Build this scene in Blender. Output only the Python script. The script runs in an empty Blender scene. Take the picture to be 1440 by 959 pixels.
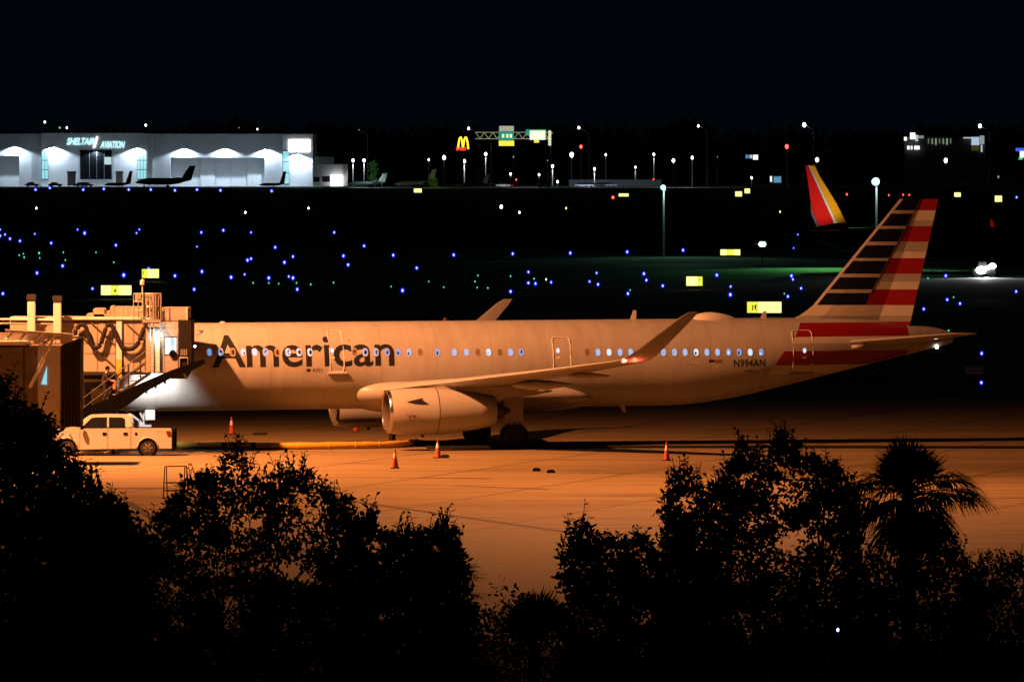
import bpy, bmesh, math, random
from mathutils import Vector, Matrix
rnd = random.Random(7)
R = math.radians
sc = bpy.context.scene
COL = sc.collection

# ------------------------------------------------------------------ camera
F, H, HV = 12857.0, 14.4, 200.0          # focal length in photo pixels, camera height, horizon row
cam_d = bpy.data.cameras.new('camera'); cam = bpy.data.objects.new('camera', cam_d); COL.objects.link(cam)
cam.location = (0, 0, H); cam.rotation_euler = (R(90), 0, 0)
cam_d.sensor_width = 36; cam_d.lens = 36 * F / 1440; cam_d.shift_y = -(479.5 - HV) / 1440
cam_d.clip_start = 1; cam_d.clip_end = 20000
sc.camera = cam

# ------------------------------------------------------------------ world, exposure, render
w = bpy.data.worlds.new('World'); sc.world = w; w.use_nodes = True
nt = w.node_tree; bg = nt.nodes['Background']
sky = nt.nodes.new('ShaderNodeTexSky'); sky.sky_type = 'NISHITA'; sky.sun_disc = False
sky.sun_elevation = R(-6); sky.sun_rotation = R(180)
hsv = nt.nodes.new('ShaderNodeMix'); hsv.data_type = 'RGBA'; hsv.blend_type = 'MIX'
hsv.inputs[0].default_value = 0.92; hsv.inputs[7].default_value = (0.0055, 0.013, 0.029, 1)
nt.links.new(sky.outputs[0], hsv.inputs[6]); nt.links.new(hsv.outputs[2], bg.inputs[0])
bg.inputs[1].default_value = 0.12
sc.view_settings.view_transform = 'Standard'; sc.view_settings.look = 'None'
sc.view_settings.exposure = 0; sc.view_settings.gamma = 1; sc.view_settings.use_curve_mapping = False
sc.render.engine = 'CYCLES'
cy = sc.cycles
cy.use_denoising = True; cy.max_bounces = 5; cy.diffuse_bounces = 1; cy.glossy_bounces = 2; cy.caustics_reflective = False
cy.sample_clamp_indirect = 4.0

def lamp(name, kind, loc, target, energy, color, size=0.5, cone=120, blend=0.6):
    d = bpy.data.lights.new(name, kind); d.energy = energy; d.color = color
    d.shadow_soft_size = size
    if kind == 'SPOT': d.spot_size = R(cone); d.spot_blend = blend
    o = bpy.data.objects.new(name, d); COL.objects.link(o); o.location = loc
    if target is not None: o.rotation_euler = (Vector(target) - Vector(loc)).to_track_quat('-Z', 'Y').to_euler()
    return o
SOD = (1.0, 0.31, 0.092)
# the sodium apron floodlights, up on the terminal beyond the picture's left edge; the third spot is added
lamp('apron_flood_and_fill', 'SPOT', (-31, 408, 31), (-18, 414, 0), 335000, SOD, 0.5, 120, 1.0)
lamp('apron_flood_and_fill', 'SPOT', (-62, 404, 22), (-14, 430, 1), 22000, SOD, 0.5, 60, 0.9)
lamp('apron_flood_and_fill', 'SPOT', (4, 384, 34), (6, 366, 0), 132000, SOD, 0.5, 123, 1.0)  # unseen spot added over the apron, coned to brighten only the ground

# ------------------------------------------------------------------ helpers
def P(u, v, Y): return Vector(((u - 720) * Y / F, Y, H - (v - HV) * Y / F))
def gnd(u, v, z=0.0):
    Y = F * (H - z) / (v - HV); return Vector(((u - 720) * Y / F, Y, z))
def link(o): COL.objects.link(o); return o

class MB:
    def __init__(s): s.v = []; s.f = []; s.m = []
    def add(s, vs, fs, mi=0):
        b = len(s.v); s.v += [tuple(p) for p in vs]
        for f in fs: s.f.append([b + i for i in f]); s.m.append(mi)
        return s
    def box(s, x0, x1, y0, y1, z0, z1, mi=0):
        return s.add([(x0,y0,z0),(x1,y0,z0),(x1,y1,z0),(x0,y1,z0),(x0,y0,z1),(x1,y0,z1),(x1,y1,z1),(x0,y1,z1)],
              [(3,2,1,0),(4,5,6,7),(0,1,5,4),(1,2,6,5),(2,3,7,6),(3,0,4,7)], mi)
    def prism(s, poly, y0, y1, mi=0, inset=0.0):   # poly in (x,z), extruded along y
        n = len(poly)
        cx = sum(p[0] for p in poly)/n; cz = sum(p[1] for p in poly)/n
        vs = [(p[0],y0,p[1]) for p in poly] + [(p[0],y1,p[1]) for p in poly]
        fs = [tuple(range(n)), tuple(range(2*n-1, n-1, -1))] + [(i, i+n, (i+1)%n+n, (i+1)%n) for i in range(n)]
        return s.add(vs, fs, mi)
    def prism_z(s, poly, z0, z1, mi=0):
        n = len(poly)
        vs = [(p[0],p[1],z0) for p in poly] + [(p[0],p[1],z1) for p in poly]
        fs = [tuple(range(n-1,-1,-1)), tuple(range(n, 2*n))] + [(i, (i+1)%n, (i+1)%n+n, i+n) for i in range(n)]
        return s.add(vs, fs, mi)
    def loft(s, rings, closed=True, caps=True, mi=0):
        n = len(rings[0]); vs = [p for r in rings for p in r]; fs = []
        for i in range(len(rings)-1):
            for j in range(n if closed else n-1):
                a = i*n+j; b = i*n+(j+1)%n; fs.append((a, b, b+n, a+n))
        if caps: fs.append(tuple(range(n-1,-1,-1))); fs.append(tuple(range((len(rings)-1)*n, len(rings)*n)))
        return s.add(vs, fs, mi)
    def tube(s, pts, r, n=8, mi=0, caps=True):
        pts = [Vector(p) for p in pts]; rings = []
        for i, p in enumerate(pts):
            t = (pts[min(i+1,len(pts)-1)] - pts[max(i-1,0)])
            if t.length < 1e-9: t = Vector((0,0,1))
            t.normalize()
            up = Vector((0,0,1)) if abs(t.z) < 0.9 else Vector((1,0,0))
            a = t.cross(up).normalized(); b = a.cross(t)
            rr = r[i] if isinstance(r, (list,tuple)) else r
            rings.append([p + (a*math.cos(2*math.pi*k/n) + b*math.sin(2*math.pi*k/n))*rr for k in range(n)])
        return s.loft(rings, True, caps, mi)
    def lathe(s, prof, origin=(0,0,0), axis='z', n=20, mi=0, caps=True):
        o = Vector(origin); rings = []
        for (t, r) in prof:
            ring = []
            for k in range(n):
                a = 2*math.pi*k/n; c, q = math.cos(a)*r, math.sin(a)*r
                ring.append(o + Vector({'z': (c, q, t), 'x': (t, c, q), 'y': (c, t, q)}[axis]))
            rings.append(ring)
        return s.loft(rings, True, caps, mi)
    def ball(s, c, r, n=8, mi=0, sz=1.0):
        c = Vector(c); k = max(4, n//2+1)
        prof = [(-r*sz*math.cos(math.pi*i/k), max(r*math.sin(math.pi*i/k), r*0.02)) for i in range(k+1)]
        return s.lathe(prof, c, 'z', n, mi)
    def build(s, name, mats, parent=None, smooth=False, kind=None, bevel=0):
        me = bpy.data.meshes.new(name); me.from_pydata(s.v, [], s.f)
        if not isinstance(mats, (list,tuple)): mats = [mats]
        for m in mats: me.materials.append(m)
        if len(mats) > 1: me.polygons.foreach_set('material_index', s.m)
        bm = bmesh.new(); bm.from_mesh(me); bmesh.ops.recalc_face_normals(bm, faces=bm.faces)
        if bevel:
            bmesh.ops.remove_doubles(bm, verts=bm.verts, dist=1e-5)
            bmesh.ops.bevel(bm, geom=[e for e in bm.edges if len(e.link_faces)==2 and e.calc_face_angle(0) > 0.6], offset=bevel, segments=2, affect='EDGES', clamp_overlap=True)
        bm.to_mesh(me); bm.free()
        if smooth: me.shade_smooth() if smooth is True else me.set_sharp_from_angle(angle=R(smooth))
        o = bpy.data.objects.new(name, me); link(o)
        if parent is not None: o.parent = parent
        if kind: o['kind'] = kind
        return o

def tag(o, label, cat, group=None):
    o['label'] = label; o['category'] = cat
    if group: o['group'] = group
    return o
def empty(name, loc, rz=0.0, label=None, cat=None, group=None):
    o = bpy.data.objects.new(name, None); link(o); o.location = loc; o.rotation_euler = (0,0,rz); o.empty_display_size = 0.2
    if label: tag(o, label, cat, group)
    return o
def copy_tree(o, parent=None):
    c = o.copy(); COL.objects.link(c)
    if parent is not None: c.parent = parent
    for ch in list(o.children): copy_tree(ch, c)
    return c

def mat(name, col, rough=0.6, metal=0.0, var=0.0, scale=3.0, stretch=(1,1,1), bump=0.0, spec=0.5, coat=0.0):
    m = bpy.data.materials.new(name); m.use_nodes = True; n = m.node_tree; b = n.nodes['Principled BSDF']
    b.inputs['Base Color'].default_value = (*col, 1); b.inputs['Roughness'].default_value = rough
    b.inputs['Metallic'].default_value = metal; b.inputs['Specular IOR Level'].default_value = spec
    b.inputs['Coat Weight'].default_value = coat
    if var or bump:
        tc = n.nodes.new('ShaderNodeTexCoord'); mp = n.nodes.new('ShaderNodeMapping'); mp.inputs['Scale'].default_value = stretch
        no = n.nodes.new('ShaderNodeTexNoise'); no.inputs['Scale'].default_value = scale; no.inputs['Detail'].default_value = 6
        n.links.new(tc.outputs['Object'], mp.inputs[0]); n.links.new(mp.outputs[0], no.inputs[0])
        if var:
            mx = n.nodes.new('ShaderNodeMix'); mx.data_type = 'RGBA'
            mx.inputs[6].default_value = (*[c*(1-var) for c in col], 1); mx.inputs[7].default_value = (*[min(1,c*(1+var)) for c in col], 1)
            n.links.new(no.outputs[0], mx.inputs[0]); n.links.new(mx.outputs[2], b.inputs['Base Color'])
        if bump:
            bp = n.nodes.new('ShaderNodeBump'); bp.inputs['Strength'].default_value = bump; bp.inputs['Distance'].default_value = 0.02
            n.links.new(no.outputs[0], bp.inputs['Height']); n.links.new(bp.outputs[0], b.inputs['Normal'])
    return m
def emis(name, col, st, sample=False, base=(0.1,0.1,0.1)):
    m = bpy.data.materials.new(name); m.use_nodes = True; b = m.node_tree.nodes['Principled BSDF']
    b.inputs['Base Color'].default_value = (*base, 1)
    b.inputs['Emission Color'].default_value = (*col, 1); b.inputs['Emission Strength'].default_value = st
    if not sample: m.cycles.emission_sampling = 'NONE'
    return m

M = dict(
    silver=mat('mica_silver_paint', (.40,.40,.41), .42, 0, .05, 1.2, (1,1,4), coat=.2),
    trim=mat('pale_trim', (.72,.71,.68), .5), black=mat('black_paint', (.004,.004,.0045), .95, spec=0),
    navy=mat('navy_paint', (.003,.006,.024), .7, spec=.15), red=mat('red_paint', (.26,.006,.010), .6, spec=.2), grey=mat('grey_paint', (.34,.34,.35), .45),
    letter=mat('dark_letter_paint', (.016,.017,.021), .6, spec=.2), rubber=mat('tyre_rubber', (.012,.012,.012), .8, 0, .3, 20),
    metal=mat('bare_metal', (.62,.62,.62), .22, 1.0), steel=mat('galvanised_steel', (.40,.40,.40), .5, .6, .15, 6),
    darkmetal=mat('dark_metal', (.03,.03,.03), .5, .3, .2, 6),
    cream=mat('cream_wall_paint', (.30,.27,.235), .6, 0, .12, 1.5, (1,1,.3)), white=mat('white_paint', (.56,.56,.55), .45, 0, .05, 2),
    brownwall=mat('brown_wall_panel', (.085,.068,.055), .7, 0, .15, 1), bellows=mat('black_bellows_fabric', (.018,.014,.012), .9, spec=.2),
    yellow=mat('yellow_paint', (.62,.36,.03), .55, 0, .2, 3), orange=mat('cone_orange', (.50,.075,.015), .6, 0, .2, 5), conewhite=mat('cone_reflective_band', (.8,.8,.78), .5),
    glass=mat('dark_glass', (.01,.012,.015), .06, 0, spec=.8), truckpaint=mat('white_truck_paint', (.46,.46,.465), .3, 0, coat=.5),
    hose=mat('black_hose_rubber', (.012,.011,.010), .8, spec=.2), amber=mat('amber_lens', (.12,.02,.01), .3),
    bark=mat('tree_bark', (.06,.045,.03), .9, 0, .4, 8, (1,1,.3)), leaf=mat('dark_green_leaf', (.035,.055,.018), .55, 0, .5, 1.5),
    palm=mat('palm_frond', (.04,.06,.02), .6, 0, .4, 2), hangar=mat('hangar_wall', (.46,.47,.49), .6, 0, .08, .2, (1,1,8)),
    hangarw=mat('hangar_pale_wall', (.68,.69,.70), .6, 0, .05, .3), hdoor=mat('hangar_door', (.60,.62,.63), .5, 0, .05, .3),
    far=mat('dark_far_paint', (.05,.05,.055), .6), jet=mat('dark_jet_paint', (.05,.055,.07), .35), jetw=mat('pale_jet_paint', (.45,.46,.48), .35),
    swblue=mat('deep_blue_paint', (.004,.005,.02), .5), swred=mat('bright_red_paint', (.70,.015,.012), .8, spec=.05), swyel=mat('golden_paint', (.85,.40,.01), .8, spec=.05),
    skin=mat('skin', (.42,.24,.16), .6), cloth=mat('dark_clothing', (.012,.012,.014), .85), bag=mat('orange_bag', (.55,.20,.05), .7, 0, .3, 8),
    shade=mat('window_shade', (.22,.15,.10), .7), pole=mat('lamp_pole', (.30,.30,.31), .6, .2), signblk=mat('sign_black', (.01,.01,.01), .6),
    maroon=mat('maroon_sign', (.30,.03,.06), .6), fence=mat('pale_fence', (.16,.17,.2), .6),
)
E = dict(
    blue=emis('blue_bulb', (.20,.25,1.0), 8), green=emis('green_lens', (.08,.8,.35), 1.3), white=emis('white_lens', (1,.97,.9), 9), warm=emis('warm_lens', (1,.95,.85), 6),
    red=emis('red_lens', (1,.05,.04), 6), amber=emis('amber_lens_lit', (1,.45,.08), 5), dim=emis('dim_lens', (.9,.95,1), .35), cool=emis('cool_lens', (.75,.88,1), 8),
    cyan=emis('cyan_lens', (.36,1,.93), 2.2), sign=emis('sign_face', (1,1,.08), .95), signw=emis('sign_face_bright', (1,1,.30), 1.35),
    win=[emis('cabin_glow_%s' % n, c, 1.0) for n, c in zip(('bright','pale','sky'), ((.66,.80,.95), (.30,.48,.80), (.16,.32,.66)))],
    cab=emis('cab_window_glow', (.25,.62,1.0), 1.3), cabw=emis('cab_window_white', (.85,.95,1.0), 1.3), letters=emis('lit_cyan_letters', (.55,.95,1.0), 1.3), lightbox=emis('white_lightbox', (1,1,1), 3),
    arch=emis('yellow_arch', (1,.62,.03), 2.2), redp=emis('red_neon', (1,.05,.03), 1.2), hw=emis('highway_green', (.02,.30,.16), 1.0), hwl=emis('highway_light', (.85,1,.70), 1.1), hwy=emis('highway_yellow', (1,.75,.06), 1.2),
    glaze=emis('cyan_glazing', (.30,.75,.85), .9), room=emis('lit_room', (.60,.85,.85), .7), blue2=emis('blue_sign', (.04,.10,.9), 1.3), green2=emis('green_sign', (.02,.7,.12), 1.0),
    house=emis('lit_facade', (.75,.85,.88), .6), housel=emis('lit_facade_bright', (1,1,.92), 1.5),
)

# ------------------------------------------------------------------ ground
def ground_mat(name, c1, c2, scale, rough, stretch=(1,1,1), fine=0.0, streak=0.0, joints=0.0):
    m = bpy.data.materials.new(name); m.use_nodes = True; n = m.node_tree; b = n.nodes['Principled BSDF']; b.inputs['Roughness'].default_value = rough
    tc = n.nodes.new('ShaderNodeTexCoord')
    def noise(sc_, st, det=6):
        mp = n.nodes.new('ShaderNodeMapping'); mp.inputs['Scale'].default_value = st
        no = n.nodes.new('ShaderNodeTexNoise'); no.inputs['Scale'].default_value = sc_; no.inputs['Detail'].default_value = det
        n.links.new(tc.outputs['Object'], mp.inputs[0]); n.links.new(mp.outputs[0], no.inputs[0]); return no
    a = noise(scale, stretch)
    mx = n.nodes.new('ShaderNodeMix'); mx.data_type = 'RGBA'; mx.inputs[6].default_value = (*c1,1); mx.inputs[7].default_value = (*c2,1)
    n.links.new(a.outputs[0], mx.inputs[0]); out = mx.outputs[2]
    if streak:
        s = noise(.5, (.06, 1.2, 1), 5); rp = n.nodes.new('ShaderNodeValToRGB')
        rp.color_ramp.elements[0].position = .34; rp.color_ramp.elements[1].position = .52
        rp.color_ramp.elements[0].color = (1-streak,)*3+(1,); rp.color_ramp.elements[1].color = (1,1,1,1)
        n.links.new(s.outputs[0], rp.inputs[0])
        m2 = n.nodes.new('ShaderNodeMix'); m2.data_type = 'RGBA'; m2.blend_type = 'MULTIPLY'; m2.inputs[0].default_value = 1
        n.links.new(out, m2.inputs[6]); n.links.new(rp.outputs[0], m2.inputs[7]); out = m2.outputs[2]
    if fine:
        s = noise(9, (1,1,1), 8); m3 = n.nodes.new('ShaderNodeMix'); m3.data_type = 'RGBA'; m3.blend_type = 'OVERLAY'; m3.inputs[0].default_value = fine
        n.links.new(out, m3.inputs[6]); n.links.new(s.outputs[0], m3.inputs[7]); out = m3.outputs[2]
    if joints:
        mp = n.nodes.new('ShaderNodeMapping'); mp.inputs['Rotation'].default_value = (0,0,R(14)); n.links.new(tc.outputs['Object'], mp.inputs[0])
        br = n.nodes.new('ShaderNodeTexBrick'); br.offset = 0; br.inputs['Scale'].default_value = 1; br.inputs['Brick Width'].default_value = 7.6; br.inputs['Row Height'].default_value = 7.6; br.inputs['Mortar Size'].default_value = .2; br.inputs['Mortar Smooth'].default_value = .3
        br.inputs['Color1'].default_value = (1,1,1,1); br.inputs['Color2'].default_value = (.80,.80,.80,1); br.inputs['Mortar'].default_value = (.5,.48,.45,1)
        n.links.new(mp.outputs[0], br.inputs[0]); m5 = n.nodes.new('ShaderNodeMix'); m5.data_type = 'RGBA'; m5.blend_type = 'MULTIPLY'; m5.inputs[0].default_value = joints
        n.links.new(out, m5.inputs[6]); n.links.new(br.outputs[0], m5.inputs[7]); out = m5.outputs[2]
        for sc_, st, lo, hi, k in ((.35,(.35,1,1),.60,.72,.45),(.9,(.10,1,1),.62,.70,.4),(1.3,(1,1,1),.68,.74,.5)):
            q = noise(sc_, st, 4); rp = n.nodes.new('ShaderNodeValToRGB'); rp.color_ramp.elements[0].position = lo; rp.color_ramp.elements[1].position = hi
            rp.color_ramp.elements[0].color = (1,1,1,1); rp.color_ramp.elements[1].color = (1-k,)*3+(1,); n.links.new(q.outputs[0], rp.inputs[0])
            m6 = n.nodes.new('ShaderNodeMix'); m6.data_type = 'RGBA'; m6.blend_type = 'MULTIPLY'; m6.inputs[0].default_value = 1
            n.links.new(out, m6.inputs[6]); n.links.new(rp.outputs[0], m6.inputs[7]); out = m6.outputs[2]
    n.links.new(out, b.inputs['Base Color']); return m
GM = dict(
    grass=ground_mat('night_grass', (.018,.045,.008), (.035,.07,.015), .12, .95),
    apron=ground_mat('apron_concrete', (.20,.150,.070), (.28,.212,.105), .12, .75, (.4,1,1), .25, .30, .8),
    asphalt=ground_mat('taxiway_asphalt', (.012,.012,.012), (.02,.02,.02), .2, .8, (.3,1,1)),
    concrete=ground_mat('far_apron_concrete', (.33,.33,.33), (.42,.42,.42), .2, .8),
    dark_strip=ground_mat('joint_and_strip_tone', (.03,.027,.024), (.06,.05,.045), 2, .8),
)
def sheet(name, poly, z, m, kind='structure'):
    return MB().add([(x,y,z) for x,y in poly], [tuple(range(len(poly)))]).build(name, m, kind=kind)
sheet('ground', [(-6000,-300),(6000,-300),(6000,9000),(-6000,9000)], 0, GM['grass'])
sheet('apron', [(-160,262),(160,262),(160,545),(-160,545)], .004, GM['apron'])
sheet('taxiway', [(-400,590),(400,590),(400,690),(-400,690)], .004, GM['asphalt'])
sheet('taxiway', [(-500,800),(500,800),(500,840),(-500,840)], .004, GM['asphalt'])
sheet('taxiway', [(-500,930),(500,930),(500,1085),(-500,1085)], .004, GM['asphalt'])
sheet('runway', [(-1500,1500),(1500,1500),(1500,1560),(-1500,1560)], .004, GM['asphalt'])
sheet('hangar_apron', [(-260,2850),(-60,2850),(-60,2990),(-260,2990)], .004, GM['concrete'])
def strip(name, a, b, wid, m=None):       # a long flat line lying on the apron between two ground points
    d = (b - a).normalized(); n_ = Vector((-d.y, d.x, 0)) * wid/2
    return sheet(name, [((p+q).x,(p+q).y) for p, q in ((a,-n_),(b,-n_),(b,n_),(a,n_))], .008, m or GM['dark_strip'])
strip('apron_dark_strip', gnd(440,697), gnd(860,757), .45)  # most of these strips are slab joints
strip('apron_dark_strip', gnd(120,687), gnd(250,686), .9)  # plain dark strip left of the metal stand
strip('apron_dark_strip', gnd(180,706), gnd(235,742), .4)
strip('apron_dark_strip', gnd(590,672), gnd(690,673), .7)
strip('apron_dark_strip', gnd(640,683), gnd(770,688), .5)
strip('apron_dark_strip', gnd(1000,705), gnd(1500,700), .5)
strip('apron_dark_strip', gnd(870,631.5), gnd(1190,646), .8)  # plain dark strip veering off from the long line

# ------------------------------------------------------------------ the parked airliner
GX, GY = (723-720)*430/F, 430.0
YAW, PITCH = R(13.6), R(-0.22)
air = empty('airliner', (0,0,0), 0, 'large silver twin-engine airliner with red, white and navy striped tail parked at the gate', 'airplane')
# local frame: x from nose aft, y to the far side, z up; the near main wheels touch the ground at (GX, GY)
RM = Matrix.Rotation(YAW,4,'Z') @ Matrix.Rotation(PITCH,4,'Y')
off = RM @ Vector((21.97,-3.8,0)); air.rotation_euler = RM.to_euler(); air.location = (GX-off.x, GY-off.y, -off.z)
AM = Matrix.Translation(air.location) @ RM; AI = AM.inverted()
CAMP = AI @ Vector((0,0,H))
def loc(u, v, yl):
    d = (AI.to_3x3() @ Vector(((u-720)/F, 1, -(v-HV)/F)))
    t = (yl - CAMP.y)/d.y; p = CAMP + d*t
    return p.x, p.z
SEC = [(0,3.5,3.3,.06),(.12,3.78,3.02,.36),(.35,4.02,2.78,.62),(.8,4.35,2.5,.96),(1.4,4.72,2.25,1.27),(2.2,5.25,2.05,1.55),(3.2,5.68,1.92,1.78),(4.5,5.88,1.85,1.92),(6,5.95,1.83,1.975),
       (12,5.95,1.83,1.975),(20,5.95,1.83,1.975),(28,5.95,1.83,1.975),(30.5,5.95,1.84,1.975),(32,5.95,1.95,1.97),(34,5.95,2.25,1.93),(36,5.95,2.68,1.83),(38,5.93,3.15,1.62),(40,5.86,3.62,1.32),(42,5.68,4.08,.95),(43.4,5.48,4.38,.66),(44.3,5.28,4.6,.42),(44.5,5.2,4.68,.34)]
def fus(x, S=SEC):
    if x <= S[0][0]: return S[0][1:]
    for i in range(len(S)-1):
        if x <= S[i+1][0]:
            a, b = S[i], S[i+1]; t = (x-a[0])/(b[0]-a[0])
            pm = S[max(i-1,0)]; pn = S[min(i+2,len(S)-1)]; out = []
            for k in (1,2,3):
                h = b[0]-a[0]
                m0 = (b[k]-pm[k])/(b[0]-pm[0])*h; m1 = (pn[k]-a[k])/(pn[0]-a[0])*h
                sl = b[k]-a[k]
                if abs(sl) < 1e-6: m0 = m1 = 0
                t2, t3 = t*t, t*t*t
                out.append((2*t3-3*t2+1)*a[k]+(t3-2*t2+t)*m0+(-2*t3+3*t2)*b[k]+(t3-t2)*m1)
            return out
    return S[-1][1:]
def side(x, z, S=SEC):
    zt, zb, hw = fus(x, S); zc = (zt+zb)/2; hh = (zt-zb)/2
    q = max(-1, min(1, (z-zc)/hh)); return -hw*math.sqrt(max(0, 1-q*q))
def locs(u, v):
    y = -1.9
    for _ in range(5):
        x, z = loc(u, v, y); y = side(x, z)
    return x, z
def body(name, S, m, parent, n=56, N=110):
    x0, x1 = S[0][0], S[-1][0]; rings = []
    xs = [x0 + (x1-x0)*(i/N) for i in range(N+1)]
    xs = sorted(set(xs + [x0+(x1-x0)*k for k in (.001,.003,.006,.012)]))
    for x in xs:
        zt, zb, hw = fus(x, S); zc = (zt+zb)/2; hh = (zt-zb)/2
        rings.append([(x, hw*math.cos(2*math.pi*k/n), zc+hh*math.sin(2*math.pi*k/n)) for k in range(n)])
    return MB().loft(rings).build(name, m, parent, smooth=50)

# livery: two red bands with a slanted front edge, computed from where they sit on the rear fuselage
def livery():
    m = mat('fuselage_paint', (.60,.60,.61), .42, coat=.2); n = m.node_tree; L = n.links; b = n.nodes['Principled BSDF']
    tc = n.nodes.new('ShaderNodeTexCoord'); sp = n.nodes.new('ShaderNodeSeparateXYZ'); L.new(tc.outputs['Object'], sp.inputs[0])
    def ma(op, a, c):
        k = n.nodes.new('ShaderNodeMath'); k.operation = op
        for i, q in enumerate((a, c)):
            if isinstance(q, (int,float)): k.inputs[i].default_value = q
            else: L.new(q, k.inputs[i])
        return k.outputs[0]
    X, Z = sp.outputs[0], sp.outputs[2]
    no = n.nodes.new('ShaderNodeTexNoise'); no.inputs['Scale'].default_value = 1.4; no.inputs['Detail'].default_value = 8
    gm = n.nodes.new('ShaderNodeMapping'); gm.inputs['Scale'].default_value = (1.6,.5,.35); L.new(tc.outputs['Object'], gm.inputs[0]); L.new(gm.outputs[0], no.inputs[0])
    base = n.nodes.new('ShaderNodeMix'); base.data_type = 'RGBA'; base.inputs[6].default_value = (.30,.30,.30,1); base.inputs[7].default_value = (.48,.48,.49,1)
    L.new(no.outputs[0], base.inputs[0]); col = base.outputs[2]
    # panel seams every few metres: faint grime lines
    fr = ma('FRACT', ma('DIVIDE', X, 2.67), 0); seam = ma('LESS_THAN', fr, .009)
    mg = n.nodes.new('ShaderNodeMix'); mg.data_type = 'RGBA'; mg.inputs[7].default_value = (.24,.23,.22,1); L.new(col, mg.inputs[6]); L.new(ma('MULTIPLY', seam, .75), mg.inputs[0]); col = mg.outputs[2]
    def band(ua, va, ub, vb, ue, c, col):
        xa, za = locs(ua, va); xb, zb = locs(ub, vb); xe, _ = locs(ue, (va+vb)/2)
        k = (xb-xa)/(zb-za)
        edge = ma('ADD', ma('MULTIPLY', ma('SUBTRACT', Z, za), k), xa)
        msk = ma('MULTIPLY', ma('MULTIPLY', ma('LESS_THAN', Z, za), ma('GREATER_THAN', Z, zb)), ma('MULTIPLY', ma('GREATER_THAN', X, edge), ma('LESS_THAN', X, xe)))
        q = n.nodes.new('ShaderNodeMix'); q.data_type = 'RGBA'; q.inputs[7].default_value = (*c,1); L.new(col, q.inputs[6]); L.new(msk, q.inputs[0]); return q.outputs[2]
    col = band(1125,454,1118,474, 1277, (.25,.006,.010), col)
    col = band(1118,474,1112,483, 1277, (.56,.56,.55), col)
    col = band(1103,494,1089,514, 1272, (.25,.006,.010), col)
    col = band(1089,514,1079,527, 1262, (.56,.56,.55), col)
    L.new(col, b.inputs['Base Color']); return m
M['fus'] = livery()
body('fuselage', SEC, M['fus'], air)
# belly fairing around the wing root
FS = [(14.4,2.95,2.55,.3),(14.65,3.2,2.2,1.2),(15.1,3.36,1.95,1.75),(16,3.5,1.72,2.15),(17.5,3.52,1.6,2.32),(20,3.5,1.56,2.36),(23,3.4,1.58,2.3),(24.8,3.15,1.66,2.05),(26,2.8,1.8,1.6),(26.8,2.4,1.95,.9)]
body('belly_fairing', FS, M['silver'], air, 40, 40)

def foil(LE, chord, t, nrm, n=9):
    LE = Vector(LE); nrm = Vector(nrm); up = []; lo = []
    for i in range(n):
        q = (1-math.cos(math.pi*i/(n-1)))/2
        y = 5*t*(.2969*math.sqrt(q)-.126*q-.3516*q*q+.2843*q**3-.1036*q**4)
        up.append(LE + Vector((chord*q,0,0)) + nrm*y*chord); lo.append(LE + Vector((chord*q,0,0)) - nrm*y*chord*.75)
    return up + lo[-2:0:-1]
def wing(s, parent, mats):
    st = [(15.2,.8,2.5,6.9,.14),(15.9,1.95,2.72,6.3,.14),(17.1,4.2,2.98,5.2,.125),(18.25,6.4,3.2,4.15,.115),(20.9,11.5,3.76,2.9,.11),(23.45,16.4,4.34,1.65,.10)]
    rings = [foil((a,s*y,z),c,t,(0,0,1)) for a,y,z,c,t in st]
    MB().loft(rings).build('wing', mats, parent, smooth=40)
    sh = []
    for a,y,z,c,t,ang in [(23.45,16.402,4.34,1.65,.10,0),(23.75,16.85,4.42,1.45,.10,18),(24.1,17.25,4.62,1.3,.09,42),(24.5,17.5,4.95,1.18,.09,64),(25.3,17.75,5.6,.98,.085,74),(26.35,17.98,6.4,.68,.08,76),(26.75,18.03,6.62,.45,.08,76)]:
        sh.append(foil((a,s*y,z),c,t,(0,-s*math.sin(R(ang)),math.cos(R(ang)))))
    MB().loft(sh).build('wingtip_fin', mats, parent, smooth=40)
    # control surface gap line
    for (xa,ya,za,ln,r_) in [(20.1,5.1,2.72,3.4,.30),(20.6,9.0,3.12,3.0,.25),(22.2,13.0,3.62,2.1,.18)]:
        prof = [(0,.02),(.12*ln,.6*r_),(.35*ln,r_),(.6*ln,.85*r_),(.85*ln,.4*r_),(ln,.03)]
        MB().lathe(prof, (xa,s*ya,za), 'x', 12).build('flap_track_fairing', mats, parent, smooth=True)
for s in (-1, 1): wing(s, air, M['silver'])

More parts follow.
